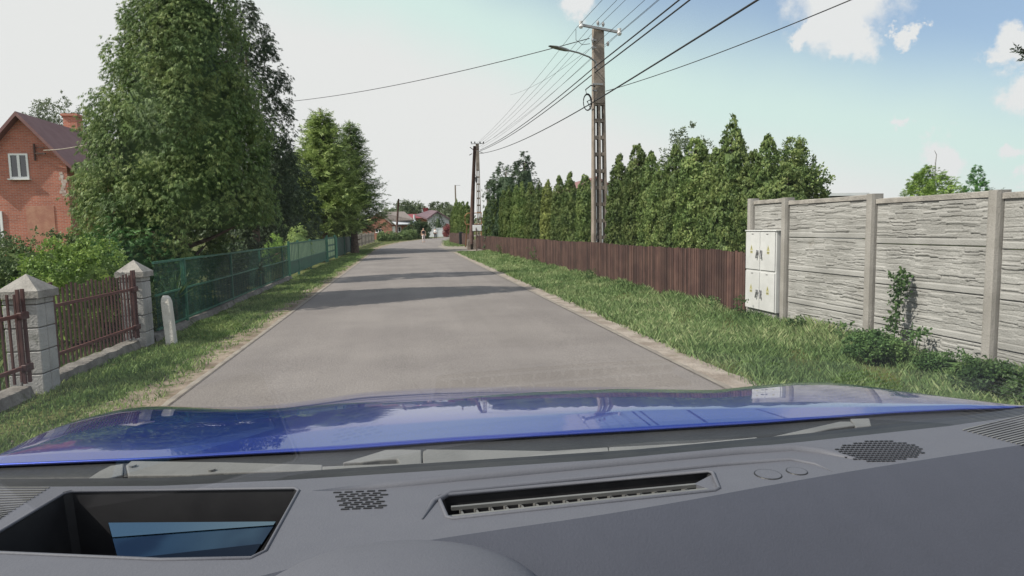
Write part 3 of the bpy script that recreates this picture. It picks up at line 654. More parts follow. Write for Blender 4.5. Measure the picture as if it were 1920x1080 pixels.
for (za, zb) in ((cz0+.012, zm-.016), (zm+.016, cz1-.016)):
    for sgn in (-1, 1):
        yc = cyc+sgn*cwid*.247; dw = cwid*.475; zc = (za+zb)/2
        b = MB(); b.box((cx-.010, yc, zc), (.016, dw, zb-za), b=.004); dr = b.build('door', M_CAB, cab)
        b = MB(); hy = cyc+sgn*.055; b.box((cx-.027, hy, zc-.02), (.014, .045, .07), b=.004); b.box((cx-.045, hy-.008, zc-.06), (.018, .022, .11), rot=Matrix.Rotation(.3*sgn, 3, 'X'), b=.004); b.tube([(cx-.03, hy, zc-.06), (cx-.052, hy, zc-.075), (cx-.03, hy, zc-.10)], .006, 6); b.build('handle', M_STEEL, dr)
        sy = cyc+sgn*cwid*.28; b = MB(); sz = zc+.045
        b.k = 0; b.prism([(cx-.0185, sy-.04, sz-.035), (cx-.0185, sy+.04, sz-.035), (cx-.0185, sy, sz+.05)], (-.001, 0, 0))
        b.k = 0; b.box((cx-.019, sy, sz-.065), (.001, .07, .04))
        b.k = 1; b.prism([(cx-.0203, sy-.008, sz+.03), (cx-.0203, sy+.006, sz+.005), (cx-.0203, sy-.004, sz+.005), (cx-.0203, sy+.006, sz-.022), (cx-.0203, sy-.012, sz), (cx-.0203, sy-.002, sz)], (-.0008, 0, 0))
        b.k = 1; b.box((cx-.0202, sy, sz-.058), (.0008, .055, .005)); b.box((cx-.0202, sy, sz-.070), (.0008, .045, .005)); b.build('warning_sticker', [M_YEL, M_INK], dr)
        b = MB(); b.box((cx-.0195, yc, zb-.03), (.002, .05, .014)); b.build('name_plate', M_STEEL, dr)

# ------------------------------------------------------------------ poles and wires
M_POLE = mat('pole_concrete', (0.170, 0.140, 0.115), (0.255, 0.217, 0.183), .9, 2.5, 8, bump=.5, bscale=40, fine=.4, coords='W', stain=((.12, .10, .085), 3, .58))
M_WOOD = mat('pole_wood', (.055, .032, .026), (.085, .05, .04), .85, 3, 6, bump=.4)
M_WIRE = mat('wire_black', (.022, .022, .024), None, .7)
M_PORC = mat('porcelain', (.5, .5, .5), (.6, .6, .6), .3)
M_GALV = mat('galvanised', (.24, .24, .24), (.3, .3, .3), .5, 8, metal=.4)
def lattice_pole(name, label, X, Y, h, wb, wt, solid=.30, group=None):
    t = root(name, label, 'utility pole', (X, Y, 0), group); zs = h*(1-solid); w_ = lambda z: wb+(wt-wb)*z/h; d_ = lambda z: .62*w_(z)
    b = MB()
    for s in (-1, 0, 1):
        ww = .15 if s else .2
        P = []
        for z in (-.1, zs+.02):
            cxn = X+s*(w_(z)/2-w_(z)*ww/2); hw = w_(z)*ww/2
            P += [(cxn-hw, Y-d_(z)/2*(1 if s else .8), z), (cxn+hw, Y-d_(z)/2*(1 if s else .8), z), (cxn+hw, Y+d_(z)/2*(1 if s else .8), z), (cxn-hw, Y+d_(z)/2*(1 if s else .8), z)]
        b.hexa(P)
    nr = int(zs/.52)
    for i in range(nr+1):
        z = .1+(zs-.1)*i/nr; b.box((X, Y, z), (w_(z)*.97, d_(z)*.72, .11))
    P = []
    for z in (zs, h): P += [(X-w_(z)/2, Y-d_(z)/2, z), (X+w_(z)/2, Y-d_(z)/2, z), (X+w_(z)/2, Y+d_(z)/2, z), (X-w_(z)/2, Y+d_(z)/2, z)]
    b.hexa(P); b.build('shaft', M_POLE, t)
    return t
PY = 20.0; PX = at(1124, 455, PY).x; PH = zat(1118, 54, PY)
pole = lattice_pole('utility_pole', 'tall concrete lattice pole with street lamp rising behind the brown fence', PX, PY, PH, .50, .33)
Z = lambda y: zat(1118, y, PY)
b = MB(); b.bar((PX-.62, PY-.18, Z(51)), (PX+.66, PY-.14, Z(62)), .07, .07); cross = b.build('crossarm', M_GALV, pole)
for (dx, y) in ((-.60, 51), (.64, 62)):
    b = MB(); b.tube([(PX+dx, PY-.18, Z(y)-.10), (PX+dx, PY-.18, Z(y)-.05), (PX+dx, PY-.18, Z(y)+.03), (PX+dx, PY-.18, Z(y)+.10)], [.05, .075, .05, .065], 10); b.build('insulator', M_PORC, pole)
for (dx, y) in ((-.22, 92), (-.22, 78), (-.05, 46), (.12, 48), (.27, 84)):
    b = MB(); b.tube([(PX+dx, PY-.16, Z(y)-.07), (PX+dx, PY-.16, Z(y)), (PX+dx, PY-.16, Z(y)+.06)], [.03, .05, .03], 8); b.build('insulator', M_GALV, pole)
for (xa_, ya_, xb_, w1_) in ((-.26, 92, -.1, .03), (-.26, 78, -.1, .03), (-.24, 160, .1, .05), (-.24, 172, -.1, .04)):
    b = MB(); b.bar((PX+xa_, PY-.17, Z(ya_)), (PX+xb_, PY-.15, Z(ya_)), w1_, w1_); b.build('bracket', M_GALV, pole)
b = MB(); la = [at(1118, 128, PY-.2), at(1117, 116, PY-.25), at(1105, 107, PY-.4), at(1085, 99, PY-.6), at(1064, 94, PY-.8)]; b.tube(la, .026, 8); arm = b.build('lamp_arm', M_GALV, pole, True)
b = MB(); p0 = at(1066, 94.5, PY-.8); p1 = at(1030, 86, PY-1.1); u = (p1-p0).normalized(); sv = u.cross(Vector((0, 0, 1))).normalized(); up = sv.cross(u)
rows = []
for t_, ww, hh in ((0, .04, .035), (.15, .06, .05), (.4, .10, .05), (.75, .115, .035), (1, .06, .012)):
    c = p0.lerp(p1, t_); rows.append([c+sv*ww*math.cos(q)+up*hh*math.sin(q) for q in [2*math.pi*k/12 for k in range(13)]])
b.grid(rows); b.build('lamp_head', M_GALV, pole, True)
b = MB(); cc = at(1101, 192, PY-.22)
for k in range(4):
    b.tube([cc+Vector((math.cos(q)*(.12+.006*k), -.015*k, math.sin(q)*(.235+.008*k))) for q in [2*math.pi*j/24 for j in range(25)]], .013, 5, False)
b.build('cable_coil', M_WIRE, pole)
b = MB(); b.tube([at(1100, 178, PY-.2), at(1098, 168, PY-.2), at(1108, 160, PY-.2), at(1115, 162, PY-.15)], .02, 6); b.tube([at(1113, 158, PY-.2), at(1116, 300, PY-.18), at(1118, 452, PY-.2)], .014, 5); b.tube([at(1080, 55, PY-.2), at(1080, 75, PY-.25), at(1092, 84, PY-.25), at(1106, 82, PY-.2)], .009, 5); b.tube([at(1108, 205, PY-.2), at(1101, 190, PY-.2), at(1110, 186, PY-.2)], .02, 6); b.build('drop_cable', M_WIRE, pole)

P2Y = 49.0; P2X = at(898, 400, P2Y).x; P2H = zat(898, 269, P2Y)
p2 = lattice_pole('utility_pole', 'thin pale lattice pole with crossarm standing behind the dark wooden pole', P2X, P2Y, P2H, .34, .24, .25)
b = MB(); b.bar((P2X-.48, P2Y-.15, P2H-.05), (P2X+.48, P2Y-.15, P2H-.02), .05, .05); b.bar((P2X-.05, P2Y-.15, P2H-.55), (P2X+.45, P2Y-.15, P2H-.75), .05, .05); b.build('crossarm', M_GALV, p2)
for dx in (-.46, -.2, .2, .46):
    b = MB(); b.tube([(P2X+dx, P2Y-.15, P2H), (P2X+dx, P2Y-.15, P2H+.12)], [.05, .04], 8); b.build('insulator', M_WIRE, p2)
wpY = 46.8; wp = root('wooden_pole', 'dark brown leaning wooden pole bolted to a low concrete stub by the gate', 'utility pole', (at(884, 455, wpY).x, wpY, 0))
b = MB(); b.tube([at(883.5, 458, wpY), at(886, 380, wpY), at(890, 274, wpY)], [.17, .15, .11], 10); b.build('shaft', M_WOOD, wp, True)
b = MB(); q0 = gz(884, 467.5); b.box((wp.location.x-.2, wpY, .35), (.22, .28, .8)); b.box((wp.location.x+.22, wpY, .35), (.2, .28, .76)); b.box((wp.location.x, wpY+.2, .3), (.3, .1, .6)); b.build('concrete_stub', M_POLE, wp)
for pa_, pb_ in (((890, 282), (898, 279)), ((881, 276), (888, 281)), ((880, 291), (885, 288))):
    b = MB(); b.bar(at(*pa_, wpY-.12), at(*pb_, wpY-.11), .045, .05); b.build('bracket', M_WOOD, wp)
b = MB(); c = at(893, 337, wpY-.1); b.tube([c+Vector((0, 0, -.22)), c+Vector((0, 0, -.1)), c+Vector((0, 0, .15)), c+Vector((0, 0, .24))], [.03, .07, .07, .02], 8); b.build('hanging_fitting', M_WIRE, wp)
b = MB(); b.tube([at(893, 331, wpY-.1), at(889, 322, wpY-.1)], .012, 5); b.build('fitting_hook', M_WIRE, wp)
p4Y = 118; p4 = lattice_pole('utility_pole', 'small distant grey pole with short crossarm showing above the far hedge', at(855, 400, p4Y).x, p4Y, zat(855, 347, p4Y), .3, .24, .5)
b = MB(); b.bar(at(852, 347.5, p4Y-.2), at(863, 347.5, p4Y-.2), .06, .06); b.build('crossarm', M_GALV, p4)
p5Y = 96; p5 = root('wooden_pole', 'slim dark wooden pole standing left of the road in front of the brick house', 'utility pole', (at(743, 440, p5Y).x, p5Y, 0))
b = MB(); b.tube([at(743, 447, p5Y), at(745, 410, p5Y), at(747.5, 373, p5Y)], [.17, .15, .12], 8); b.build('shaft', M_WOOD, p5, True)
b = MB(); b.tube([at(742, 447, p5Y), at(741, 441, p5Y)], [.3, .26], 8); b.build('base_clamp', M_POLE, p5)

def wire(label, A, B, sag, r=.012, grp='power lines on the concrete pole'):
    A = Vector(A); B = Vector(B); b = MB(); n = 22
    b.tube([A.lerp(B, i/n)-Vector((0, 0, sag*4*(i/n)*(1-i/n))) for i in range(n+1)], r, 5); o = b.build('power_line', M_WIRE, None, True); o['group'] = grp
    return tag(o, label, 'power line', grp)
def pp(x, y): return at(x, y, PY)
# bundles parallel to the road, pole to pole
near = lambda p, dx=0.0, dz=0.0: Vector((p.x+dx, -24, p.z+dz))
farp = lambda p, x, y: at(x, y, P2Y)
w_def = [('upper thick black cable of the close pair on the lattice pole', (1112, 128), .25, (900, 281), .019),
         ('lower thick black cable of the close pair on the lattice pole', (1114, 137), .25, (900, 283), .019),
         ('thick black cable hooked below the lamp at the oval cable coil', (1103, 197), .25, (899, 288), .020)]
for lb, a_, sg, f_, r_ in w_def:
    p = pp(*a_); wire(lb+', nearer span', p, near(p), sg, r_); wire(lb+', farther span', p, farp(p, *f_), .28, r_*.9)
for lb, a_, f_ in (('thin bare wire from the left crossarm tip of the lattice pole', (1081, 52), (892, 270)),
                 ('thin bare wire over the pole top, left of centre', (1110, 47), (895, 270)),
                 ('thin bare wire over the pole top, right of centre', (1124, 47), (901, 270)),
                 ('thin bare wire from the right crossarm tip of the lattice pole', (1161, 63), (905, 270)),
                 ('thin wire from the small insulator under the right crossarm', (1134, 84), (903, 276)),
                 ('thin wire from the insulators on the left side below the crossarm', (1106, 92), (897, 276))):
    p = pp(*a_); wire(lb+', nearer span', p, near(p), .3, .0065); wire(lb+', farther span', p, farp(p, *f_), .28, .006)
wire('single black service wire falling left from the pole top to behind the dark trees', pp(1105, 72), at(545, 190, 38), .25, .014)
wire('single black service wire rising right from the pole across the blue sky', pp(1136, 171), at(1740, -62, 9), .12, .011)
p = pp(1120, 100); wire('faint thin wire slanting down left below the lamp arm', pp(1104, 92), at(957, 178, 34), .2, .005)

sg = root('road_sign', 'blank white rectangular sign seen from behind on thin post by brown fence', 'sign', (at(894, 470, 43.3).x, 43.3, 0))
b = MB(); b.tube([gz(894, 471.5), at(892.5, 421, 43.3)], .035, 8); b.build('post', M_WOOD, sg)
b = MB(); b.k = 0; c = at(894.5, 427.5, 43.22); b.box(c, (.60, .03, .40), b=.01); b.k = 1; b.box(c+Vector((0, .022, 0)), (.68, .02, .47), b=.01); b.build('panel', [mat('sign_white', (.8, .8, .8), None, .5), M_INK], sg)
M_RUST = mat('rust_frame', (.32, .19, .08), (.22, .10, .05), .7, 6)
fr = root('pipe_frame', 'rusty yellow pipe frame around the wooden pole above the board fence', 'frame', (at(885, 420, 48).x, 48, 0))
b = MB(); b.tube([at(874, 421, 48), at(872, 417, 48), at(872, 405, 48), at(876, 400, 48), at(903, 399, 48), at(903, 420, 48), at(874, 421, 48)], .045, 6); b.build('frame', M_RUST, fr)
b = MB(); b.tube([at(876, 421, 48), gz(875, 464)+Vector((0, 1, 0))], .05, 6); b.tube([at(902, 420, 48), Vector((at(902, 420, 48).x, 48, 0))], .05, 6); b.build('leg', M_RUST, fr)

# ------------------------------------------------------------------ left: pillars, bar fence, green fence, marker
M_BLOCK = mat('stone_block', (0.264, 0.260, 0.251), (0.352, 0.343, 0.330), .9, 3, 8, bump=.6, bscale=45, fine=.35, coords='W', stain=((.20, .20, .18), 3, .62))
M_PLIN = mat('plinth_concrete', (.11, .10, .088), (.19, .175, .155), .95, 5, 8, bump=.7, bscale=40, fine=.5, coords='W', stain=((.06, .065, .03), 4, .56))
M_MORTAR = mat('dark_mortar', (.10, .095, .088), (.14, .13, .12), .95, 8)
M_BAR = mat('brown_metal', (.060, .028, .026), (.09, .042, .036), .6, 6, coords='W')
M_RUSTR = mat('red_brown_rail', (0.085, 0.034, 0.028), (0.11, 0.044, 0.036), .6, 6)
def pillar(label, X, Y, h, w_, seed):
    r = random.Random(seed); t = root('stone_pillar', label, 'pillar', (X, Y, 0), 'stone gate pillars'); hb = h*.80
    b = MB(); z = -.05; row = 0; rh = (hb+.05)/4.28
    while z < hb-.02:
        hh = rh if row < 4 else hb-z; sp = .62 if row % 2 else .38
        for (f0, f1, g0, g1) in ((0, sp, 0, .5), (sp, 1, 0, .5), (0, 1-sp, .5, 1), (1-sp, 1, .5, 1)):
            x0 = X-w_/2+w_*f0; x1 = X-w_/2+w_*f1; y0 = Y-w_/2+w_*g0; y1 = Y-w_/2+w_*g1; j = r.uniform(0, .006)
            b.box(((x0+x1)/2+j*(f0-.3), (y0+y1)/2-j*(.5-g0), z+hh/2), (x1-x0-.010, y1-y0-.010, hh-.011), b=.006)
        z += hh; row += 1
    b.k = 1; b.box((X, Y, hb/2), (w_*.9, w_*.9, hb-.01)); b.build('shaft', [M_BLOCK, M_MORTAR], t)
    b = MB(); cw = w_*.60; zt = hb
    P = [(X-cw, Y-cw), (X+cw, Y-cw), (X+cw, Y+cw), (X-cw, Y+cw)]
    b.hexa([(x, y, zt) for x, y in P]+[(x, y, zt+h*.06) for x, y in P]); b.add([(x, y, zt+h*.06+.001) for x, y in P]+[(X, Y, h)], [(0, 1, 4), (1, 2, 4), (2, 3, 4), (3, 0, 4), (3, 2, 1, 0)]); b.build('cap', M_CAP, t); return t
p1 = (at(60, 640, 6.95).x, 6.95); p2_ = (at(256, 570, 9.55).x, 9.55)
pillar('nearer grey block stone gate pillar with pyramid cap, beside the left picture edge', p1[0], p1[1], zat(60, 513, p1[1]), .31, 1)
pillar('farther grey block stone gate pillar with pyramid cap, beside the green fence', p2_[0], p2_[1], zat(255, 487, p2_[1]), .30, 2)
def barfence(label, A, B, h, n, endpost):
    A = Vector(A); B = Vector(B); t = root('bar_fence', label, 'fence', A); u = (B-A).normalized()
    b = MB()
    for i in range(n):
        c = A.lerp(B, (i+.5)/n); b.bar(c+Vector((0, 0, .13)), c+Vector((0, 0, h+.02*math.sin(i*1.3))), .016, .022, up=(u.x, u.y, 0))
    b.build('bars', M_BAR, t)
    for z in (.27, h*.80):
        b = MB(); s_ = Vector((.03, 0, z)); b.bar(A+s_, B+s_, .026, .034); b.build('rail', M_RUSTR, t)
    for e, d_ in ((B, -1), (A, 1)):
        for k in range(2):
            b = MB(); c = e+u*d_*(.02+.075*k)+Vector((.05, 0, 0)); b.bar(c+Vector((0, 0, .12)), c+Vector((0, 0, h+.06)), .024, .028, up=(u.x, u.y, 0)); b.build('end_bar', M_BAR, t)
        for z in (.27, h*.80):
            b = MB(); c = e+u*d_*.05+Vector((.055, 0, z)); b.box(c, (.05, .13, .07), b=.008); b.build('bracket', M_BAR, t)
    return t
fh = zat(180, 527, 8.2)
barfence('brown metal bar fence panel between the two stone pillars', (p1[0]-.02, p1[1]+.26, 0), (p2_[0]+.03, p2_[1]-.2, 0), fh, 23, 1)
barfence('brown metal bar fence at the left picture edge, before the nearer pillar', (p1[0]-.05, 3.2, 0), (p1[0]+.02, p1[1]-.2, 0), fh*.98, 32, 1)
for lb, Ya, Yb in (('low weathered concrete plinth under the bar fence between the pillars', p1[1]+.22, p2_[1]-.21), ('low concrete plinth under the bar fence at the left edge', 3.0, p1[1]-.22)):
    b = MB(); r = random.Random(3); n = 14
    b.grid([[(p1[0]+.0+dx+r.uniform(-.01, .01)+(p2_[0]-p1[0])*(Ya+(Yb-Ya)*i/n-p1[1])/(p2_[1]-p1[1]), Ya+(Yb-Ya)*i/n, dz+r.uniform(-.01, .01)) for dx, dz in ((-.10, -.05), (-.09, .085), (.08, .08), (.11, -.05))] for i in range(n+1)]); tag(fixn(b.build('plinth', M_PLIN)), lb, 'plinth')
mk = root('marker_post', 'white weathered concrete marker post leaning in grass before the green fence', 'post', gz(322, 644))
b = MB(); c = mk.location; zt = zat(315, 554, c.y); wv_ = .062
rows = []
for z, k in ((-.05, 1), (zt*.5, .98), (zt*.86, .96), (zt*.95, .78), (zt, .42)):
    lx = -.035*z/zt; rows.append([(c.x+lx+a_*wv_*k, c.y+b_*.06*k, z) for a_, b_ in ((-1, -.8), (-.8, -1), (.8, -1), (1, -.8), (1, .8), (.8, 1), (-.8, 1), (-1, .8), (-1, -.8))])
b.grid(rows); b.add(rows[-1][:-1], [tuple(range(8))]); M_WPOST = mat('white_paint_worn', (.56, .54, .50), (.48, .46, .41), .85, 8, 6, bump=.5, bscale=40, stain=((.28, .24, .19), 9, .6))
fixn(b.build('shaft', M_WPOST, mk))

M_GREEN = mat('green_paint', (0.026, 0.102, 0.066), (0.036, 0.132, 0.084), .55, 5, coords='W')
M_GREEND = mat('green_mesh', (0.012, 0.05, 0.034), (0.018, 0.068, 0.046), .6, 5, coords='W')
M_GREENP = mat('pale_slat', (.30, .42, .22), (.38, .5, .28), .7, 5)
def gx_(Y): return -3.66-.16*(Y-9.5)/10 if Y < 30 else -3.99-.03*(Y-30)/10
def gY(px):
    Y = 12
    for _ in range(40): d = ray(px, 500); Y = gx_(Y)*d.y/d.x
    return Y
gp = [gY(v) for v in (287, 343, 433, 487, 530, 541)]
gt = lambda Y: 1.12+.02*math.sin(Y)
gf = root('mesh_fence', 'dark green wire mesh fence with square posts running along the left verge', 'fence', (gx_(gp[1]), gp[1], 0))
0 and print('green posts', [round(v, 2) for v in gp], 'tops', zat(343, 487, gp[1]), zat(487, 466, gp[3]))
HT = lambda Y: zat(343, 486, gp[1])+(zat(541, 461, gp[5])-zat(343, 486, gp[1]))*(Y-gp[1])/(gp[5]-gp[1])
for i, Y in enumerate(gp):
    if i == 0: continue
    b = MB(); w_ = .07 if i == 1 else .045; b.box((gx_(Y), Y, HT(Y)/2-.02), (w_, w_, HT(Y)+.04)); b.build('post', M_GREEN, gf)
for i in range(len(gp)-1):
    A = Vector((gx_(gp[i]), gp[i]+.0, 0)); B = Vector((gx_(gp[i+1]), gp[i+1], 0)); hA, hB = HT(A.y), HT(B.y)
    for nm, fa, th in (('top_rail', 1.0, .035), ('middle_rail', .56, .028), ('bottom_rail', .10, .03)):
        b = MB(); b.bar(A+Vector((.0, 0, hA*fa)), B+Vector((0, 0, hB*fa)), th, th); b.build(nm, M_GREEN, gf)
    b = MB(); L = (B-A).length
    for k in range(int(L/.055)):
        t_ = (k+.5)*.055/L; c = A.lerp(B, t_); h_ = hA+(hB-hA)*t_; b.bar(c+Vector((0, 0, .08)), c+Vector((0, 0, h_)), .0055, .0055, up=(0, 1, 0))
    for k in range(int(L/.045)):
        t_ = (k+.5)*.045/L; c = A.lerp(B, t_); h_ = (hA+(hB-hA)*t_)*.56; b.bar(c+Vector((.008, 0, .10)), c+Vector((.008, 0, h_)), .0048, .004, up=(0, 1, 0))
    for z in np.arange(.14, .56*hA, .05): b.bar(A+Vector((.004, 0, z)), B+Vector((.004, 0, z)), .004, .006)
    for z in np.arange(.60*hA, hA, .09): b.bar(A+Vector((.004, 0, z)), B+Vector((.004, 0, z)), .003, .004)
    b.build('mesh_panel', M_GREEND, gf)
b = MB(); r = random.Random(5); b.grid([[(gx_(Y)+dx+r.uniform(-.015, .015), Y, dz+r.uniform(-.012, .012)) for dx, dz in ((-.09, -.05), (-.08, .07), (.07, .065), (.12, -.05))] for Y in np.linspace(p2_[1]+.22, gp[5], 24)]); tag(fixn(b.build('plinth', M_PLIN)), 'low earth stained concrete plinth under the green mesh fence', 'plinth')
ga = [gY(v) for v in (543, 560, 583, 612)]; gb = [gY(v) for v in (614, 629)]; gc = [gY(v) for v in (632, 668)]
gg = root('slat_gate', 'green gate of vertical slats and pale stripes beyond the mesh fence', 'gate', (gx_(ga[0]), ga[0], 0))
for Y in ga:
    b = MB(); b.box((gx_(Y), Y, .60), (.07, .07, 1.24)); b.build('post', M_GREEN, gg)
A = Vector((gx_(ga[0]), ga[0], 0)); B = Vector((gx_(ga[3]), ga[3], 0))
for z in (.12, .52, 1.14): b = MB(); b.bar(A+Vector((.02, 0, z)), B+Vector((.02, 0, z)), .04, .05); b.build('rail', M_GREEN, gg)
b = MB(); b2 = MB(); L = (B-A).length; n = int(L/.32)
for k in range(n):
    c = A.lerp(B, (k+.5)/n); b.bar(c+Vector((.0, 0, .1)), c+Vector((0, 0, 1.15)), .17, .02, up=(1, 0, 0)); c = A.lerp(B, (k+1)/n); b2.bar(c+Vector((.0, 0, .5)), c+Vector((0, 0, 1.10)), .12, .02, up=(1, 0, 0)); b.bar(c+Vector((.0, 0, .1)), c+Vector((0, 0, .49)), .16, .018, up=(1, 0, 0))
b.build('dark_slats', M_GREEN, gg); b2.build('pale_slats', M_GREENP, gg)
gd = root('wicket_gate', 'narrow green wicket gate with pale square panels beside the slat gate', 'gate', (gx_(gb[0]), gb[0], 0))
for Y in gb: b = MB(); b.box((gx_(Y)+.03, Y, .66), (.09, .14, 1.34)); b.build('post', M_GREEN, gd)
A = Vector((gx_(gb[0]), gb[0], 0)); B = Vector((gx_(gb[1]), gb[1], 0))
b = MB(); b2 = MB()
b.bar(A+Vector((0, 0, .65)), B+Vector((0, 0, .65)), .02, 1.15)
for fa, fb in ((.08, .34), (.40, .66), (.72, .94)):
    for za, zb in ((.2, .42), (.52, .74), (.84, 1.12)):
        a_, c_ = A.lerp(B, fa), A.lerp(B, fb); b2.bar(a_+Vector((.016, 0, (za+zb)/2)), c_+Vector((.016, 0, (za+zb)/2)), .012, zb-za)
b.build('frame', M_GREEN, gd); b2.build('pale_panels', M_GREENP, gd)
ge = root('board_fence', 'dark green solid board fence under the spruces, past the wicket gate', 'fence', (gx_(gc[0]), gc[0], 0))
A = Vector((gx_(gc[0]), gc[0], 0)); B = Vector((gx_(gc[1]), gc[1], 0)); b = MB(); n = int((B-A).length/.15)
for k in range(n): c = A.lerp(B, (k+.5)/n); b.bar(c+Vector((0, 0, .04)), c+Vector((0, 0, 1.16)), .14, .02, up=(1, 0, 0))
b.build('boards', M_GREEND, ge)
for k in range(4): c = A.lerp(B, k/3); b = MB(); b.box((c.x+.03, c.y, .6), (.07, .07, 1.25)); b.build('post', M_GREEN, ge)
M_PALEW = mat('weathered_board', (.30, .265, .22), (.22, .19, .16), .9, 4, island=.4)
gh = root('picket_fence', 'pale weathered picket fence beyond the dark spruces on the left', 'fence', (-4.5, gc[1]+1, 0))
A = Vector((-4.45, gc[1]+1.5, 0)); B = Vector((-4.1, 86, 0)); b = MB(); n = int((B-A).length/.3)
for k in range(n): c = A.lerp(B, (k+.5)/n); b.bar(c+Vector((0, 0, .1)), c+Vector((0, 0, 1.25+.05*math.sin(k*2.1))), .17, .02, up=(1, 0, 0))
b.build('pickets', M_PALEW, gh)
for z in (.35, 1.0): b = MB(); b.bar(A+Vector((-.03, 0, z)), B+Vector((-.03, 0, z)), .04, .08); b.build('rail', M_PALEW, gh)
for k in range(7): c = A.lerp(B, k/6); b = MB(); b.box((c.x, c.y, .68), (.14, .14, 1.4)); b.build('post', M_PALEW, gh)

# ------------------------------------------------------------------ houses
M_BRICK = brickmat('red_brick', (.44, .135, .08), (.33, .095, .06), (.36, .24, .19))
M_BRICK2 = mat('patched_brick', (.42, .22, .15), (.34, .155, .11), .9, 2.2, 7, fine=.4, bscale=22)
M_ROOF = mat('roof_brown', (0.165, 0.082, 0.078), (0.19, 0.1, 0.095), .7, 2, 4, bump=.2, bscale=8)
M_WIN = mat('window_white', (.68, .68, .66), None, .5)
def glasspane():
    m = bpy.data.materials.new('pane_glass'); m.use_nodes = True; t = NT(m.node_tree)
    b = t.n('ShaderNodeBsdfPrincipled', i={'Base Color': (.02, .022, .025, 1), 'Roughness': .03, 'Specular IOR Level': 1.0}); t.n('ShaderNodeOutputMaterial', i={'Surface': b.outputs[0]}); return m
M_PANE = glasspane()
def window(parent, X0, X1, z0, z1, Y, mull=1, fr=.09, name='window'):
    b = MB(); mid = (X0+X1)/2
    b.box((mid, Y, z0+fr/2), (X1-X0, .10, fr)); b.box((mid, Y, z1-fr/2), (X1-X0, .10, fr)); b.box((X0+fr/2, Y, (z0+z1)/2), (fr, .10, z1-z0-2*fr)); b.box((X1-fr/2, Y, (z0+z1)/2), (fr, .10, z1-z0-2*fr))
    if mull: b.box((mid, Y, (z0+z1)/2), (fr*1.3, .09, z1-z0-2*fr))
    wnd = b.build(name, M_WIN, parent); b = MB(); b.box((mid, Y+.01, (z0+z1)/2), (X1-X0-fr, .02, z1-z0-fr)); b.build('pane', M_PANE, wnd)
    b = MB(); b.box((mid, Y-.06, z0-.04), (X1-X0+.12, .22, .06)); b.build('sill', M_WIN, wnd); return wnd
def gable_house(name, label, x0, x1, y0, y1, he, hr, mw, mr, over=.35, th=.14, axis='y'):
    t = root(name, label, 'house', ((x0+x1)/2, y0, 0)); xm = (x0+x1)/2; b = MB()
    b.add([(x0, y0, -.2), (x1, y0, -.2), (x1, y0, he), (xm, y0, hr), (x0, y0, he), (x0, y1, -.2), (x1, y1, -.2), (x1, y1, he), (xm, y1, hr), (x0, y1, he)],
          [(0, 1, 2, 3, 4), (9, 8, 7, 6, 5), (1, 6, 7, 2), (5, 0, 4, 9)]); b.build('wall', mw, t)
    b = MB(); sl_ = (hr-he)/(xm-x0)
    for s in (-1, 1):
        xe = xm+s*((x1-x0)/2+over); ze = he-sl_*over; n = Vector((s*sl_, 0, 1)).normalized()*th
        a_ = [Vector((xm, y0-over, hr)), Vector((xe, y0-over, ze)), Vector((xe, y1+over, ze)), Vector((xm, y1+over, hr))]; a_ = [p+Vector((0, 0, .01)) for p in a_]
        b.hexa(a_+[p+n if i in (1, 2) else p+Vector((0, 0, n.length/n.normalized().z)) for i, p in enumerate(a_)])
    rf = b.build('roof', mr, t); fixn(rf); return t, rf
HY = 37.0
ap = at(38, 214, HY); er = at(124, 303, HY); hx = er.x-ap.x
hs, hrf = gable_house('brick_house', 'red brick gabled house with white window and brown roof at far left', ap.x-hx, er.x, HY, HY+13, er.z, ap.z-.15, M_BRICK, M_ROOF, .45)
wn = [at(20, 335, HY), at(52, 288, HY)]; window(hs, wn[0].x, wn[1].x, wn[0].z, wn[1].z, HY-.01)
q = [at(53, 440, HY), at(101, 386, HY)]; b = MB(); b.box(((q[0].x+q[1].x)/2, HY, (q[0].z+q[1].z)/2-.8), (q[1].x-q[0].x, .05, q[1].z-q[0].z+1.6)); b.build('bricked_up_opening', M_BRICK2, hs)
q = [at(-40, 470, HY), at(4, 396, HY)]; window(hs, q[0].x, q[1].x, q[0].z, q[1].z, HY-.01, 1, .12)
b = MB(); c = at(138, 240, HY+6.5); b.box((c.x, HY+6.5, c.z-.3), (.75, .75, 2.0)); b.box((c.x, HY+6.5, c.z+.72), (.92, .92, .14)); b.build('chimney', M_BRICK, hrf)
b = MB(); c = at(65, 288, HY-.1); b.bar(c+Vector((0, 0, -.35)), c+Vector((0, 0, .5)), .07, .07, up=(0, 1, 0)); b.bar(c+Vector((0, -.05, 0)), c+Vector((.55, -.1, 0)), .06, .06); b.bar(c+Vector((.1, -.05, .3)), c+Vector((.5, -.1, .3)), .05, .05); b.build('wire_bracket', M_WOOD, hs)
M_LIME = mat('lime_stain', (.5, .44, .40), (.38, .26, .21), .95, 5, 6)
b = MB(); r = random.Random(4)
for k in range(9): c = at(116+r.uniform(-3, 3)+k*.5, 325+k*5, HY-.005); b.box(c, (.14+r.uniform(0, .18), .012, .16))
b.build('lime_patch', M_LIME, hs)
wr = MB(); A = at(82, 282, HY-.2); B2 = at(150, 274, 33); wr.tube([A.lerp(B2, i/8)-Vector((0, 0, .04*math.sin(math.pi*i/8))) for i in range(9)]+[at(230, 262, 30)], .022, 5); o = wr.build('service_wire', M_PALEW); tag(o, 'pale service wire from the brick house bracket into the big tree', 'wire')

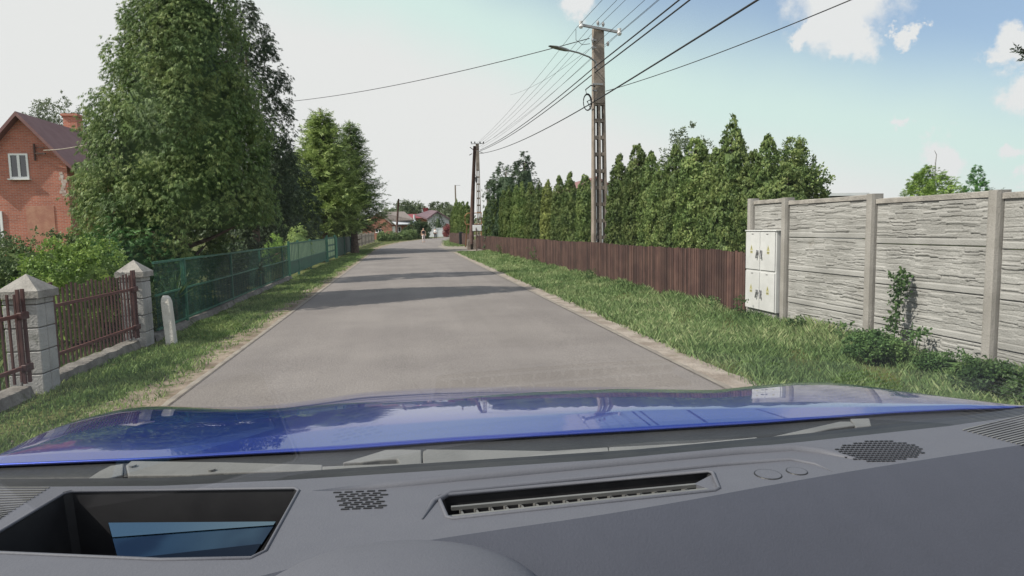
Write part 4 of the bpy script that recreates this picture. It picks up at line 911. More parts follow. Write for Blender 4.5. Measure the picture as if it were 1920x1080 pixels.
M_BRICKF = brickmat('orange_brick', (.36, .125, .08), (.28, .095, .065), (.32, .2, .15))
M_ROOFG = mat('roof_grey', (.17, .145, .13), (.22, .185, .165), .85, 3, 5); M_ROOFW = mat('sheet_pale', (.42, .44, .46), (.52, .53, .55), .5, 3)
M_ROOFR = mat('roof_red', (0.17, 0.03, 0.038), (0.22, 0.045, 0.05), .6, 3); M_REND = mat('render_grey', (.36, .37, .38), (.46, .47, .48), .9, 3)
M_WHITE = mat('white_sheet', (.58, .60, .62), (.66, .67, .68), .6, 2)
HY2 = 118.0
a0 = at(700, 440, HY2); a1 = at(735, 421, HY2); ap = at(706, 399, HY2); e2 = at(786, 420, HY2)
t = root('brick_house', 'low orange brick house with grey roof and pale annex roof in the distance', 'house', (a1.x, HY2, 0))
xl = 2*ap.x-a1.x; b = MB()
b.add([(xl, HY2, -.2), (a1.x, HY2, -.2), (a1.x, HY2, a1.z), (ap.x, HY2, ap.z-.1), (xl, HY2, a1.z), (xl, HY2+10, -.2), (a1.x, HY2+10, -.2), (a1.x, HY2+10, a1.z), (ap.x, HY2+10, ap.z-.1), (xl, HY2+10, a1.z)], [(0, 1, 2, 3, 4), (9, 8, 7, 6, 5), (5, 0, 4, 9)])
b.add([(a1.x+.01, HY2+.3, -.2), (e2.x, HY2+2, -.2), (e2.x, HY2+2, e2.z), (a1.x+.01, HY2+.3, e2.z), (e2.x, HY2+9, -.2), (e2.x, HY2+9, e2.z)], [(0, 1, 2, 3), (1, 4, 5, 2)]); b.build('wall', M_BRICKF, t)
b = MB(); P = [at(702, 397, HY2-.4), at(738, 423, HY2-.4), at(778, 413.5, HY2+5), at(757, 397, HY2+8)]; P = [at(711, 397.5, HY2-.4), at(736, 414, HY2-.6), at(776, 412, HY2+.4), at(758, 396.5, HY2+6)]
b.add(P+[p+Vector((0, .05, -.2)) for p in P], [(0, 1, 2, 3), (7, 6, 5, 4), (0, 4, 5, 1), (1, 5, 6, 2), (2, 6, 7, 3), (3, 7, 4, 0)]); 
P = [at(711, 397.5, HY2-.4), at(738, 421, HY2-.6), at(736, 421.5, HY2-.6), at(706, 398, HY2-.4)]; b.prism(P, (0, .3, 0)); fixn(b.build('roof', M_ROOFG, t))
b = MB(); P = [at(733, 413, HY2-.3), at(742, 420.5, HY2-1.2), at(787, 419.5, HY2+.8), at(778, 412.2, HY2+2.5)]; b.add(P+[p+Vector((0, .05, -.15)) for p in P], [(0, 1, 2, 3), (7, 6, 5, 4), (0, 4, 5, 1), (1, 5, 6, 2), (2, 6, 7, 3), (3, 7, 4, 0)]); fixn(b.build('annex_roof', M_ROOFW, t))
wq = [at(704, 436, HY2), at(715, 429, HY2)]; window(t, wq[0].x, wq[1].x, wq[0].z, wq[1].z, HY2-.01)
b = MB(); c0, c1 = at(734.5, 441, HY2-.1), at(741, 424, HY2-.1); b.box(((c0.x+c1.x)/2, HY2+.2, (c0.z+c1.z)/2), (c1.x-c0.x, .12, c1.z-c0.z)); b.build('door', M_WIN, t)
wq = [at(746, 435, HY2+.3), at(752, 425, HY2+.3)]; window(t, wq[0].x, wq[1].x, wq[0].z, wq[1].z, HY2+.35, 0)
HY3 = 160.0; q0, q1 = at(764, 440, HY3), at(808, 440, HY3); ez = zat(780, 409, HY3); rz_ = zat(780, 400.5, HY3)
t = root('red_house', 'red roofed house with brick chimney and pale flue behind the orange house', 'house', (q0.x, HY3, 0))
b = MB(); b.box(((q0.x+q1.x)/2, HY3+4, ez/2), (q1.x-q0.x-.6, 8, ez)); b.build('wall', M_BRICKF, t)
b = MB(); b.add([(q0.x-.4, HY3-.5, ez), (q1.x+.4, HY3-.5, ez), (q1.x+.4, HY3+4, rz_), (q0.x-.4, HY3+4, rz_), (q1.x+.4, HY3+8.5, ez), (q0.x-.4, HY3+8.5, ez)], [(0, 1, 2, 3), (3, 2, 4, 5), (0, 5, 4, 1), (1, 4, 2), (0, 3, 5)]); rf = b.build('roof', M_ROOFR, t)
c = at(798.5, 398, HY3+3); b = MB(); b.box((c.x, HY3+3, c.z-.2), (1.1, .8, 2.2)); b.box((c.x, HY3+3, c.z+.98), (1.3, 1.0, .18)); b.build('chimney', M_ROOFR, rf)
c = at(777, 412, HY3-1); b = MB(); b.tube([(c.x, HY3-1, 0), (c.x, HY3-1, zat(777, 402.5, HY3-1))], .28, 8); b.build('flue', M_REND, t)
HY4 = 150.0
ap = at(820, 399, HY4); lf = at(803, 410.5, HY4); rt = at(842, 412, HY4)
t = root('grey_house', 'pale grey rendered gable house with purple roof behind the dark conifer', 'house', (ap.x, HY4, 0))
b = MB(); b.prism([(lf.x, HY4, -.2), (rt.x, HY4, -.2), (rt.x, HY4, rt.z), (at(832, 405, HY4).x, HY4, zat(832, 405, HY4)), (ap.x, HY4, ap.z-.15), (lf.x, HY4, lf.z)], (0, 9, 0)); fixn(b.build('wall', M_REND, t))
b = MB(); P = [at(801, 412, HY4-.6), at(820.5, 398, HY4-.6)]; Q_ = [at(780, 405, HY4+8), at(806, 396.5, HY4+9)]
b.prism([P[0], P[1], Q_[1], Q_[0]], (0, 0, .35)); b.prism([P[1], at(843.5, 412, HY4-.6), at(843.5, 412, HY4-.6)+Vector((0, 9.6, 0)), P[1]+Vector((0, 9.6, 0))], (0, 0, .3)); fixn(b.build('roof', mat('roof_purple', (.095, .06, .072), (.12, .075, .088), .7, 3), t))
wq = [at(812, 417, HY4), at(816, 410, HY4)]; window(t, wq[0].x, wq[1].x, wq[0].z, wq[1].z, HY4-.02)
HY5 = 136.0; t = root('sheet_gate', 'white solid metal gate closing a yard behind the two pedestrians', 'gate', (at(818, 440, HY5).x, HY5, 0))
for (xa, xb, ya) in ((801, 813.5, 429.5), (817, 837, 427.5)):
    A = at(xa, 440, HY5); B = at(xb, 440, HY5); zt = zat(xa, ya, HY5); b = MB(); b.box(((A.x+B.x)/2, HY5, zt/2), (B.x-A.x, .08, zt)); b.box(((A.x+B.x)/2, HY5-.06, zt-.08), (B.x-A.x, .06, .1)); b.build('leaf', M_WHITE, t)
b = MB(); c = at(815, 440, HY5); b.box((c.x, HY5, 1.05), (.35, .35, 2.1)); b.box((c.x, HY5, 2.13), (.42, .42, .08)); b.build('post', M_REND, t)
HY6 = 46.0; ap = at(1128, 318, HY6)
t, rf = gable_house('house', 'dark gabled house mostly hidden behind the concrete lattice pole and hedge', ap.x-3.0, at(1150, 370, HY6).x+1.2, HY6, HY6+9, zat(1152, 372, HY6), zat(1130, 335, HY6), M_REND, M_ROOF, .3)
HY7 = 30.0; p0 = at(1548, 363, HY7); p1_ = at(1622, 362, HY7)
t = root('flat_roof_building', 'pale low flat roofed building peeping over the grey concrete wall', 'building', ((p0.x+p1_.x)/2, HY7, 0))
b = MB(); b.box(((p0.x+p1_.x)/2, HY7+3, p0.z/2-.1), (p1_.x-p0.x-.2, 6, p0.z-.2)); b.build('wall', M_REND, t)
b = MB(); b.box(((p0.x+p1_.x)/2, HY7+3, p0.z-.06), (p1_.x-p0.x+.2, 6.4, .14)); b.build('roof', M_WHITE, t)

# ------------------------------------------------------------------ trees, left
def tree(name, label, cat, X, Y, group=None): return root(name, label, cat, (X, Y, 0), group)
t = tree('thuja_tree', 'huge broad dark green thuja filling the left of the view behind the green fence', 'tree', xat(322, 14.2), 14.2)
trunk(t, 7.0, .22, BARK, 1, lean=.085, limbs=14, lz=.12, ll=1.7)
prof = [(.55, 1.2), (1.1, 1.58), (1.9, 1.66), (2.95, 1.56), (4.1, 1.33), (5.25, 1.05), (6.3, .70), (7.0, .36), (7.5, .05)]
crown('crown', 'thuja', prof, 1000, 40, .28, .132, LF_BIG, 11, t, (-.45, .35), .2, core=.75, clip=(1.7, -4.1), lean=.085)
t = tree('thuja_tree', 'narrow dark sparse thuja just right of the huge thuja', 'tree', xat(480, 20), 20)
trunk(t, 7.2, .13, BARK, 2, limbs=12, ll=.8, lz=.1)
crown('crown', 'thuja', [(.3, .5), (1.5, 1.0), (3.5, 1.1), (5.8, 1.0), (7.2, .65), (8.2, .08)], 820, 16, .22, .165, LF_DARK, 12, t, (-.3, .4), .45, clip=(1.7, -4.1))
t = tree('conifer_tree', 'dark bushy conifer in shade between the huge thuja and the bright spruce', 'tree', xat(532, 34), 34)
trunk(t, 5, .14, BARK, 3, ll=1.2)
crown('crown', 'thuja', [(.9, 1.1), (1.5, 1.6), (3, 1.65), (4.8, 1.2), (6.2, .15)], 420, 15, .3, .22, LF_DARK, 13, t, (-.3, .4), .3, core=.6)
t = tree('spruce_tree', 'bright green spruce with pale new shoots left of its darker twin', 'tree', xat(611, 43), 43); trunk(t, 9.4, .25, BARK, 4, limbs=8, ll=.6, lz=.1); spruce_crown(t, zat(616, 205, 43), 1.75, 3.5, LF_SPR, 21, .72, 1.5)
t = tree('spruce_tree', 'darker spruce with leaning branch tips overhanging the road edge', 'tree', xat(664, 46), 46); trunk(t, 9, .25, BARK, 5, limbs=8, ll=.6, lz=.1); spruce_crown(t, zat(661, 228, 46), 1.9, 2.9, LF_SPRD, 22, .64, 1.4)
t = tree('spruce_tree', 'young spruce filling the gap behind the bright spruce', 'tree', xat(628, 49), 49); trunk(t, 7, .2, BARK, 6, limbs=5, ll=.5); spruce_crown(t, 8.3, 1.4, 2.5, LF_SPRD, 23, .62)
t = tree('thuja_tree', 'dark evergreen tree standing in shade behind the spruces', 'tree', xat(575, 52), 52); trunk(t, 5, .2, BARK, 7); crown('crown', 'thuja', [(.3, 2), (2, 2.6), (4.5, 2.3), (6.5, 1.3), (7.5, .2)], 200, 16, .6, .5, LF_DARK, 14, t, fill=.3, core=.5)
t = tree('dome_conifer', 'small clipped light green dome conifer above the green fence', 'shrub', xat(558, 28), 28); trunk(t, .8, .06, BARK, 8, limbs=3, ll=.2)
crown('crown', 'thuja', [(.1, .36), (.6, .44), (1.1, .40), (1.5, .24), (zat(559, 421, 28), .05)], 170, 14, .12, .12, LF_JUN if False else LF_SPR, 31, t, core=.85)
def bush(label, X, Y, h, R, m, seed, n=70, per=16, sz=.11, kindn='leaf', cs=.2, name='shrub'):
    t = tree(name, label, 'shrub', X, Y); b = MB(); r = random.Random(seed)
    for k in range(5): a_ = r.uniform(0, 6.28); b.tube([(X+math.cos(a_)*.03, Y+math.sin(a_)*.03, -.05), (X+math.cos(a_)*R*.4, Y+math.sin(a_)*R*.4, h*.6)], [.015, .006], 5)
    b.build('stems', BARK, t)
    crown('foliage', kindn, [(.03, R*.7), (h*.3, R), (h*.65, R*.95), (h*.88, R*.6), (h, R*.15)], n, per, cs, sz, m, seed, t, (.2, .5), .35, core=.55); return t
bush('light green leafy bush behind the bar fence between the pillars', xat(140, 9.9), 9.9, zat(150, 448, 9.9)-.05, .72, LF_BUSH, 41, 110, 17, .115, cs=.2)
bush('dark green leafy hedge bush at the left edge behind the nearer pillar', xat(62, 11.4), 11.4, zat(60, 437, 11.4), .85, LF_BUSHD, 42, 130, 17, .10, cs=.2)
bush('dark leafy bush cut by the left picture edge', xat(-30, 11.0), 11.0, zat(0, 446, 11.0), .85, LF_BUSHD, 43, 110, 17, .10, cs=.2)
bush('soft green juniper bush behind the farther pillar', xat(247, 12.8), 12.8, zat(245, 416, 12.8), .78, LF_JUN, 44, 130, 16, .15, 'thuja', .2)
bush('low dark bush behind the bar fence rails', xat(200, 10.6), 10.6, .85, .6, LF_BUSHD, 45, 70, 16, .1)
bush('yellowish leafy bush above the green fence left of the dome conifer', xat(511, 27), 27, zat(520, 436, 27)-.1, .34, LF_BUSH, 46, 60, 15, .11)
bush('small bright bush under the huge thuja behind the green fence', xat(452, 20), 20, 1.4, .5, LF_BUSH, 47, 60, 14, .12)
bush('ivy green undergrowth in deep shade behind the green fence', xat(415, 17.5), 17.5, 1.2, .8, LF_DARK, 48, 70, 14, .16)
t = tree('yucca_plant', 'spiky sword leaved plant behind the first green mesh panel', 'plant', xat(318, 11.3), 11.3); b = MB(); r = random.Random(3)
for k in range(46):
    a_ = r.uniform(0, 6.28); e = r.uniform(.25, 1.4); L = r.uniform(.45, .62); d_ = Vector((math.cos(a_)*math.cos(e), math.sin(a_)*math.cos(e), math.sin(e))); s_ = Vector((-math.sin(a_), math.cos(a_), 0))*.018; c = Vector((t.location.x, t.location.y, .42))
    b.add([c-s_, c+s_, c+d_*L*.6+s_*.8, c+d_*L, c+d_*L*.6-s_*.8], [(0, 1, 2, 3, 4)])
b.build('leaves', LF_WEED, t); b = MB(); b.tube([(t.location.x, t.location.y, -.05), (t.location.x, t.location.y, .45)], .05, 7); b.build('stem', BARK, t)
t = tree('birch_tree', 'pale wispy birch top showing behind the brick house chimney', 'tree', xat(128, 56), 56); trunk(t, 11, .2, M_PALEW, 9, limbs=10, ll=2.0)
crown('crown', 'leaf', [(4, 1), (7, 2.2), (10, 2), (zat(128, 184, 56), .4)], 230, 16, .8, .3, LF_FAR, 33, t, (-.4, .4), .3)

# ------------------------------------------------------------------ trees, right
def thuja_col(seed, h=3.6, R=.35, m=LF_HEDGE, n=430, name='hedge_thuja'):
    t = tree(name, 'x', 'tree', 0, 0); r = random.Random(seed)
    b = MB(); b.tube([(0, 0, -.05), (r.uniform(-.02, .02), 0, h*.9)], [.06, .01], 6); o = b.build('trunk', BARK); o.parent = t
    k = r.uniform(.85, 1.1); pr = [(.05, R*.85), (h*.15, R), (h*.5, R*.98*k), (h*.70, R*.82*k), (h*.84, R*.52), (h*.92, R*.24), (h*.97, R*.08), (h*.98, .01)]
    crown('crown', 'fan', pr, n, 13, .085, .115, m, seed, t, (.1, .35), .2, squash=1.8, core=.8); return t
HX = 6.45
def onr(px, X=HX):
    d = ray(px, 430); return X*d.y/d.x
protos = [thuja_col(61), thuja_col(62), thuja_col(63), thuja_col(64), thuja_col(65, m=LF_HEDGE_Y)]
ORD = ['first', 'second', 'third', 'fourth', 'fifth', 'sixth', 'seventh', 'eighth', 'ninth', 'tenth', 'eleventh', 'twelfth', 'thirteenth', 'fourteenth', 'fifteenth', 'sixteenth', 'seventeenth', 'eighteenth', 'nineteenth', 'twentieth']
used = set()
def hedge(lst, lab, X, group, extra=None):
    for i, (px, ytop, pk, wf) in enumerate(lst):
        Y = onr(px, X); h = zat(px, ytop, Y); lb = lab % ORD[i] if '%s' in lab else lab
        if extra and i in extra: lb = extra[i]
        sx = wf; loc = (X+random.uniform(-.08, .08), Y, 0); sc = (sx, sx, h/3.6); rz = random.uniform(0, 6.28)
        if pk not in used: used.add(pk); r_ = protos[pk]; r_.location = loc; r_.scale = sc; r_.rotation_euler = (0, 0, rz); r_['label'] = lb; r_['group'] = group
        else: c = dup(protos[pk], loc, lb, rz, sc); c['group'] = group
A1 = [(1163, 288, 0, 1.0), (1194, 260, 1, 1.05), (1221, 282, 2, .95), (1246, 300, 3, .95), (1272, 270, 0, 1.0), (1309, 246, 1, 1.15), (1342, 276, 2, .95), (1376, 214, 3, 1.0), (1408, 282, 0, .95), (1437, 250, 2, .9), (1466, 292, 1, .95)]
hedge(A1, 'columnar thuja in the hedge right of the concrete pole, %s tree from the pole', HX, 'hedge thujas behind the brown fence',
      {7: 'tallest pointed columnar thuja in the hedge, near the grey wall', 9: 'thuja with thin crooked pointed tip just left of the grey wall end'})
A2 = [(1094, 320, 1, .95), (1072, 322, 0, .95), (1051, 328, 2, .95), (1030, 336, 4, .95), (1012, 338, 3, .95), (996, 335, 1, .95), (982, 340, 0, .95), (969, 345, 2, 1.0), (957, 348, 3, 1.0), (946, 352, 1, 1.0), (936, 358, 0, 1.0), (927, 362, 2, 1.0), (919, 372, 3, 1.0), (912, 384, 1, 1.0)]
hedge(A2, 'columnar thuja in the hedge left of the concrete pole, %s tree from the pole', HX, 'hedge thujas left of the concrete pole', {3: 'yellowish topped columnar thuja in the hedge left of the concrete pole'})
A3 = [(876, 378, 0, 1.3), (869.5, 374, 1, 1.3), (864, 378, 2, 1.4), (859, 372, 3, 1.4), (854.5, 380, 0, 1.5), (851, 388, 1, 1.5)]
hedge(A3, 'far hedge thuja beyond the driveway, %s from the wooden pole', 6.4, 'far hedge thujas beyond the driveway')
for px, yt, lb, sd, R in ((986, 284, 'tall bluish conifer rising behind the hedge, right one of two', 71, 1.0), (951, 299, 'tall bluish conifer rising behind the hedge, left one of two', 72, 1.25)):
    Y = 40 if sd == 71 else 44; h = zat(px, yt, Y); t = tree('blue_conifer', lb, 'tree', xat(px, Y), Y); trunk(t, h*.9, .15, BARK, sd); crown('crown', 'thuja', [(.2, R*.9), (h*.4, R), (h*.7, R*.75), (h*.9, R*.35), (h, .05)], 190, 15, .32, .3, LF_BLUE, sd, t, (.1, .4), .25, core=.65)
t = tree('weeping_conifer', 'thin dark conifer with drooping arched top at the left end of the hedge', 'tree', xat(916, 53), 53); b = MB(); arc = [Vector((t.location.x, 53, 0)), at(914, 380, 53), at(913, 352, 53), at(916, 341, 53), at(920, 337, 53), at(926, 340, 53), at(929, 350, 53), at(928, 358, 53)]; b.tube(arc, [.1, .08, .06, .05, .04, .035, .03, .01], 6); b.build('trunk', BARK, t)
r = np.random.default_rng(5); P = []
for i in range(len(arc)-1):
    for k in range(26): P.append(np.array(arc[i].lerp(arc[i+1], r.random()))+r.normal(0, .09 if i > 1 else .22, 3)-np.array(t.location))
P = np.array(P); P = P[P[:, 2] > 2]; V, Q = scatter('thuja', P, r.uniform(0, 6.28, len(P)), r.normal(-.8, .4, len(P)), r.normal(0, .5, len(P)), np.full(len(P), .34)); npmesh('crown', V, Q, LF_DARK, t)
t = tree('broadleaf_tree', 'round dark green tree above the left end of the grey wall', 'tree', xat(1486, 14.5), 14.5); trunk(t, 2.8, .09, BARK, 15, ll=.6)
crown('crown', 'leaf', [(1.0, .45), (1.6, .66), (2.4, .68), (3.0, .44), (zat(1492, 266, 14.5), .15)], 150, 16, .2, .16, LF_HEDGE, 81, t, (.1, .5), .3, core=.6)
t = tree('birch_tree', 'pale grey green leafy tree top rising behind the tall hedge', 'tree', xat(1292, 26), 26); trunk(t, 5, .1, M_PALEW, 16, ll=.8)
crown('crown', 'leaf', [(1.5, .6), (3.5, .95), (4.8, .75), (zat(1290, 234, 26), .15)], 80, 14, .3, .2, LF_FAR, 82, t, (.0, .5), .3)
t = tree('golden_conifer', 'yellow green rounded conifer peeping over the grey wall', 'tree', xat(1741, 17), 17); trunk(t, 2.5, .08, BARK, 17, ll=.4)
crown('crown', 'thuja', [(.8, .75), (1.6, .82), (2.3, .62), (2.75, .34), (zat(1745, 305, 17), .03)], 300, 15, .15, .17, LF_BUSH, 83, t, (.4, .4), .3, core=.3)
t = tree('small_conifer', 'small pale pointed conifer over the grey wall, right of the golden one', 'tree', xat(1827, 24), 24); trunk(t, 2.5, .06, BARK, 18, ll=.3)
crown('crown', 'thuja', [(.8, .6), (2.2, .5), (2.9, .3), (zat(1827, 312, 24), .03)], 170, 13, .12, .17, LF_JUN, 84, t, (.5, .4), .3, core=.2)
t = tree('sapling', 'tiny dark sapling tip sticking up over the grey wall', 'tree', xat(1863, 20), 20); trunk(t, 2.4, .03, BARK, 19, limbs=3, ll=.2)
crown('crown', 'needle', [(1.6, .2), (2.3, .17), (zat(1863, 340, 20), .02)], 12, 8, .1, .2, LF_DARK, 85, t)
o = MB(); c = at(1754, 305, 19); o.tube([(c.x, 19, 0), c, at(1756, 290, 19), at(1752, 282, 19)], [.03, .02, .014, .006], 5); tag(o.build('thin_stake', M_GALV), 'thin bent stake rising above the golden conifer', 'stake')

# ------------------------------------------------------------------ distance
def fartree(label, px, yt, Y, R, z0, m, seed, prof=None, n=70, kindn='leaf', name='tree', cs=None, sz=None):
    h = zat(px, yt, Y); t = tree(name, label, 'tree', xat(px, Y), Y); trunk(t, h*.8, .02*h+.05, BARK, seed, ll=R*.6, lz=.5)
    pr = prof(h, R) if prof else [(z0, R*.4), (z0+(h-z0)*.35, R), (z0+(h-z0)*.75, R*.85), (h, R*.2)]
    crown('crown', kindn, pr, n, 13, cs or R*.3, sz or R*.24, m, seed, t, (.1, .5), .3, core=.5); return t
fartree('round topped pine behind the brick house roof, left of two', 756, 379, 200, 4.2, 3, LF_FAR, 201)
fartree('flat round pine behind the red roof, right of two', 775, 381.5, 210, 4.0, 6, LF_FAR, 202)
fartree('low tree crown at the far left of the distant houses', 731, 392, 190, 3.2, 2, LF_FAR, 203)
cone = lambda h, R: [(.2, R), (h*.35, R*.85), (h*.7, R*.45), (h, .05)]
fartree('dark blue green conifer standing in front of the grey house', 822, 401, 140, 1.9, 0, LF_DARK, 204, cone, kindn='thuja', name='conifer_tree')
for i, (px, yt, Y, R, lb) in enumerate(((818, 380, 210, 3.2, 'wispy tree on the far skyline right of the red chimney'), (836, 383, 200, 3.6, 'taller tree on the far skyline above the grey house'), (846, 392, 170, 3.2, 'dense tree closing the view behind the far hedge'), (806, 391, 215, 2.6, 'small skyline tree just left of the red chimney'), (855, 385, 190, 3.0, 'skyline tree partly behind the far hedge')) ):
    fartree(lb, px, yt, Y, R, 1, LF_FAR, 210+i)
bush('dark rounded garden bush left of the walking pedestrian', xat(786, 114), 114, zat(783, 414, 114), 1.9, LF_DARK, 221, 80, 13, .5, cs=.5)
bush('green verge bush between the slim pole and the pedestrian', xat(768, 108), 108, zat(768, 433, 108), 1.5, LF_BUSHD, 222, 80, 13, .4, cs=.4)
bush('low green bush at the foot of the slim wooden pole', xat(752, 101), 101, zat(752, 438, 101), 1.3, LF_BUSHD, 223, 60, 13, .35, cs=.35)
bush('grassy green bush beside the pale picket fence', xat(726, 95), 95, zat(726, 436, 95), 1.3, LF_BUSHD, 224, 60, 13, .35, cs=.35)
bush('reddish shrub at the corner of the white gate', xat(838, 128), 128, zat(838, 421, 128), .9, LF_RED, 225, 50, 13, .3, cs=.3)
bush('dark shrub hiding the orange house front', xat(764, 114), 114, zat(764, 428, 114), .8, LF_DARK, 226, 60, 13, .4, cs=.4)
far = np.random.default_rng(9); P = []
for k in range(5200):
    a_ = far.uniform(-1.1, 1.35); Rr = far.uniform(300, 420); hh = 5.2+1.8*math.sin(a_*9)+1.0*math.sin(a_*23); P.append((math.sin(a_)*Rr, math.cos(a_)*Rr, far.uniform(0, 1)**.8*hh))
P = np.array(P); V, Q = scatter('leaf', P, far.uniform(0, 6.28, len(P)), far.normal(0, .5, len(P)), far.normal(0, .5, len(P)), far.uniform(2.5, 4.5, len(P))); kind(npmesh('distant_wood', V, Q, LF_FAR), 'stuff')

# ------------------------------------------------------------------ people
SKIN = mat('skin', (.45, .28, .20), None, .6); HAIR = mat('hair', (.03, .02, .015), None, .7); CLB = mat('black_cloth', (.016, .016, .02), (.03, .03, .035), .9, 6); CLP = mat('pale_trousers', (.50, .44, .43), (.60, .53, .52), .9, 6); CLW = mat('white_cloth', (.6, .6, .6), (.66, .66, .66), .9, 6); CLN = mat('dark_trousers', (.02, .022, .03), None, .9)
def skin(name, verts, edges, rad, m, parent, sub=2, rootv=0):
    me = bpy.data.meshes.new(name); me.from_pydata(verts, edges, []); me.materials.append(m); o = bpy.data.objects.new(name, me); COL.objects.link(o); o.parent = parent
    md = o.modifiers.new('skin', 'SKIN'); sk = me.skin_vertices[0].data if me.skin_vertices else None
    if sk is None:
        bm = bmesh.new(); bm.from_mesh(me); bm.verts.layers.skin.verify(); bm.to_mesh(me); bm.free(); sk = me.skin_vertices[0].data
    for i, r_ in enumerate(rad): sk[i].radius = (r_, r_)
    sk[rootv].use_root = True
    ss = o.modifiers.new('sub', 'SUBSURF'); ss.levels = sub; ss.render_levels = sub; return o
def person(label, P, rz, top, trousers, step=.16, bag=None, sleeves=False):
    t = root('person', label, 'person', P); s = step
    V = [(0, 0, .95), (0, 0, 1.12), (0, 0, 1.32), (0, 0, 1.45), (0, .0, 1.52), (0, -.02, 1.62), (0, -.03, 1.72),
         (-.10, 0, .90), (-.11, -s*.5, .50), (-.11, -s*.4+.05, .10), (-.12, -s*.4-.10, .04),
         (.10, 0, .90), (.11, s*.45, .50), (.11, s*.9, .10), (.12, s*.9-.14, .04),
         (-.19, 0, 1.40), (-.25, .05, 1.12), (-.25, -.06, .88), (-.25, -.10, .78), (.19, 0, 1.40), (.25, -.05, 1.12), (.25, -.12, .88), (.25, -.15, .78)]
    E_ = [(0, 1), (1, 2), (2, 3), (3, 4), (4, 5), (5, 6), (0, 7), (7, 8), (8, 9), (9, 10), (0, 11), (11, 12), (12, 13), (13, 14), (3, 15), (15, 16), (16, 17), (17, 18), (3, 19), (19, 20), (20, 21), (21, 22)]
    Rr = [.13, .12, .14, .11, .055, .095, .08, .085, .06, .042, .038, .085, .06, .042, .038, .055, .042, .034, .03, .055, .042, .034, .03]
    skin('body', V, E_, Rr, SKIN, t)
    skin('trousers', [(0, 0, 1.0), (0, 0, .95), (-.10, 0, .88), (-.11, -s*.5, .50), (-.11, -s*.4+.05, .12), (.10, 0, .88), (.11, s*.45, .50), (.11, s*.9, .12)], [(0, 1), (1, 2), (2, 3), (3, 4), (1, 5), (5, 6), (6, 7)], [.145, .145, .105, .082, .07, .105, .082, .07], trousers, t, 2, 1)
    tv = [(0, 0, .98), (0, 0, 1.15), (0, 0, 1.33), (0, 0, 1.45), (-.18, 0, 1.42), (.18, 0, 1.42)]; te = [(0, 1), (1, 2), (2, 3), (3, 4), (3, 5)]; tr = [.15, .145, .165, .11, .075, .075]
    if sleeves: tv += [(-.25, .05, 1.12), (.25, -.05, 1.12)]; te += [(4, 6), (5, 7)]; tr += [.06, .06]
    skin('shirt', tv, te, tr, top, t)
    skin('hair', [(0, .02, 1.64), (0, -.005, 1.735)], [(0, 1)], [.095, .085], HAIR, t)
    if bag: skin('bag', [(.22, .10, 1.05), (.24, .10, .85)], [(0, 1)], [.11, .13], bag, t)
    t.rotation_euler = (0, 0, rz); t.scale = (1.0, 1.0, 1.0); return t
person('person in black top and pale trousers walking along the road with white bag', gz(794.5, 454.8), .1, CLB, CLP, .16, CLW)
person('person in white top and dark trousers walking farther along the road', gz(816.5, 448.3), 2.9, CLW, CLN, .14, CLB, True)

# ------------------------------------------------------------------ weeds along the fence and wall
def weed(label, X, Y, h, R, seed, m=LF_WEED, n=16, group=None, sz=.13, name='weed_plant'):
    t = tree(name, label, 'plant', X, Y, group); b = MB(); r = random.Random(seed)
    st = []
    for k in range(4 if R > .12 else 2):
        a_ = r.uniform(0, 6.28); q_ = [(X, Y, -.05), (X+math.cos(a_)*R*.4, Y+math.sin(a_)*R*.4, h*.55), (X+math.cos(a_)*R*.8, Y+math.sin(a_)*R*.8, h*r.uniform(.8, 1))]; b.tube(q_, [.008, .006, .003], 5); st.append(q_)
    b.build('stem', LF_WEED, t)
    rr = np.random.default_rng(seed); P = []
    for q_ in st:
        for k in range(n): f = rr.random(); a0_, b0_ = (q_[0], q_[1]) if f < .5 else (q_[1], q_[2]); g_ = (f % .5)*2; P.append(np.array(a0_)*(1-g_)+np.array(b0_)*g_+rr.normal(0, .02+R*.22, 3)*np.array([1, 1, .6])-np.array([X, Y, 0]))
    P = np.array(P); P[:, 2] = np.abs(P[:, 2]); V, Q = scatter('leaf', P, rr.uniform(0, 6.28, len(P)), rr.normal(0, .5, len(P)), rr.normal(0, .6, len(P)), sz*rr.uniform(.6, 1.2, len(P))); npmesh('leaves', V, Q, m, t); return t
def onx(px, X): d = ray(px, 560); return X*d.y/d.x
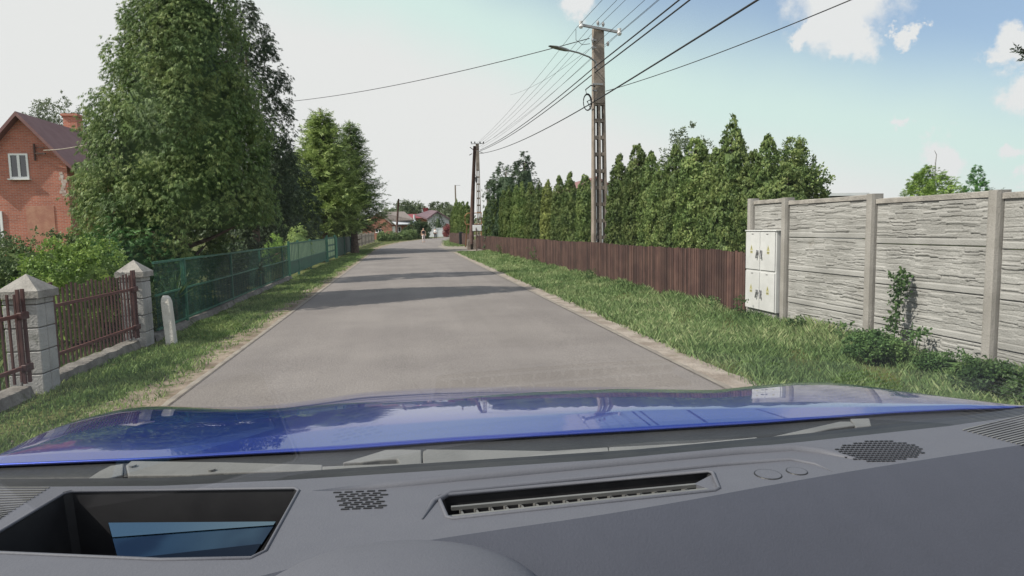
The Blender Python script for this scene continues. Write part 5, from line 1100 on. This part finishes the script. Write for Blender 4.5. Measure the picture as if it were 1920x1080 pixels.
wl = [(1250, 5.2, .22, .12, 'leafy weed against the brown fence, midway along the near stretch'), (1170, 5.2, .2, .12, 'leafy weed at the foot of the fence below the concrete pole'), (1386, 5.15, .42, .10, 'tall nettle in the corner between brown fence and cabinet'), (1335, 5.2, .26, .09, 'nettle against the brown fence left of the corner'),
      (1425, 5.1, .12, .14, 'broad leafed weed under the white cabinet'), (1500, 5.25, .22, .2, 'burdock like weed at the wall foot right of the cabinet'), (1003, 5.2, .75, .26, 'dark upright weed growing up the fence in the distance'), (941, 5.25, .7, .26, 'farther dark upright weed against the fence near the sign'), (1105, 5.1, .3, .25, 'small leafy weed along the fence left of the pole'), (1580, 5.25, .22, .2, 'low weed at the wall foot left of the second wall post')]
for i, (px, X, h, R, lb) in enumerate(wl): weed(lb, X, onx(px, X), h, R, 300+i, n=9, sz=.09)
t = weed('tall climbing vine standing against the middle panel of the grey wall', 5.30, onx(1682, 5.34), 1.02, .085, 330, n=44, sz=.115, name='climbing_vine')
weed('shorter climbing shoot right of the tall vine on the grey wall', 5.30, onx(1716, 5.30), .42, .09, 331, n=16, sz=.10, name='climbing_vine')
bush('dark green clump added for the speaker grille reflection under the vine', 4.95, onx(1655, 5.05), .27, .26, LF_WEED, 332, 60, 14, .075, cs=.09, name='leaf_clump')  # clump added in place of the grille's reflection in the windscreen
bush('dark green weed clump at the wall foot right of the vine', 5.15, onx(1790, 5.2), .16, .26, LF_WEED, 333, 36, 12, .065, cs=.08, name='leaf_clump')
bush('weed clump at the lower right under the last wall post', 5.0, onx(1890, 5.0), .22, .3, LF_WEED, 334, 50, 15, .08, cs=.1, name='leaf_clump')

# dark branch tip reaching into the picture at the upper right
t = root('branch', 'dark spiky branch tip entering at the right edge in front of white clouds', 'branch', at(1960, 125, 5.0))
b = MB(); L0 = t.location; b.tube([L0, at(1935, 112, 5.0), at(1916, 92, 5.0)], [.02, .014, .004], 5); b.build('twig', BARK, t)
r = np.random.default_rng(8); P = np.array([np.array(L0.lerp(at(1918, 96, 5.0), u))-np.array(L0) for u in np.linspace(.1, 1, 14)])
V, Q = scatter('needle', P, np.full(14, 2.6)+r.normal(0, .5, 14), r.normal(.5, .4, 14), r.normal(0, .5, 14), np.full(14, .13)); npmesh('needles', V, Q, LF_DARK, t)
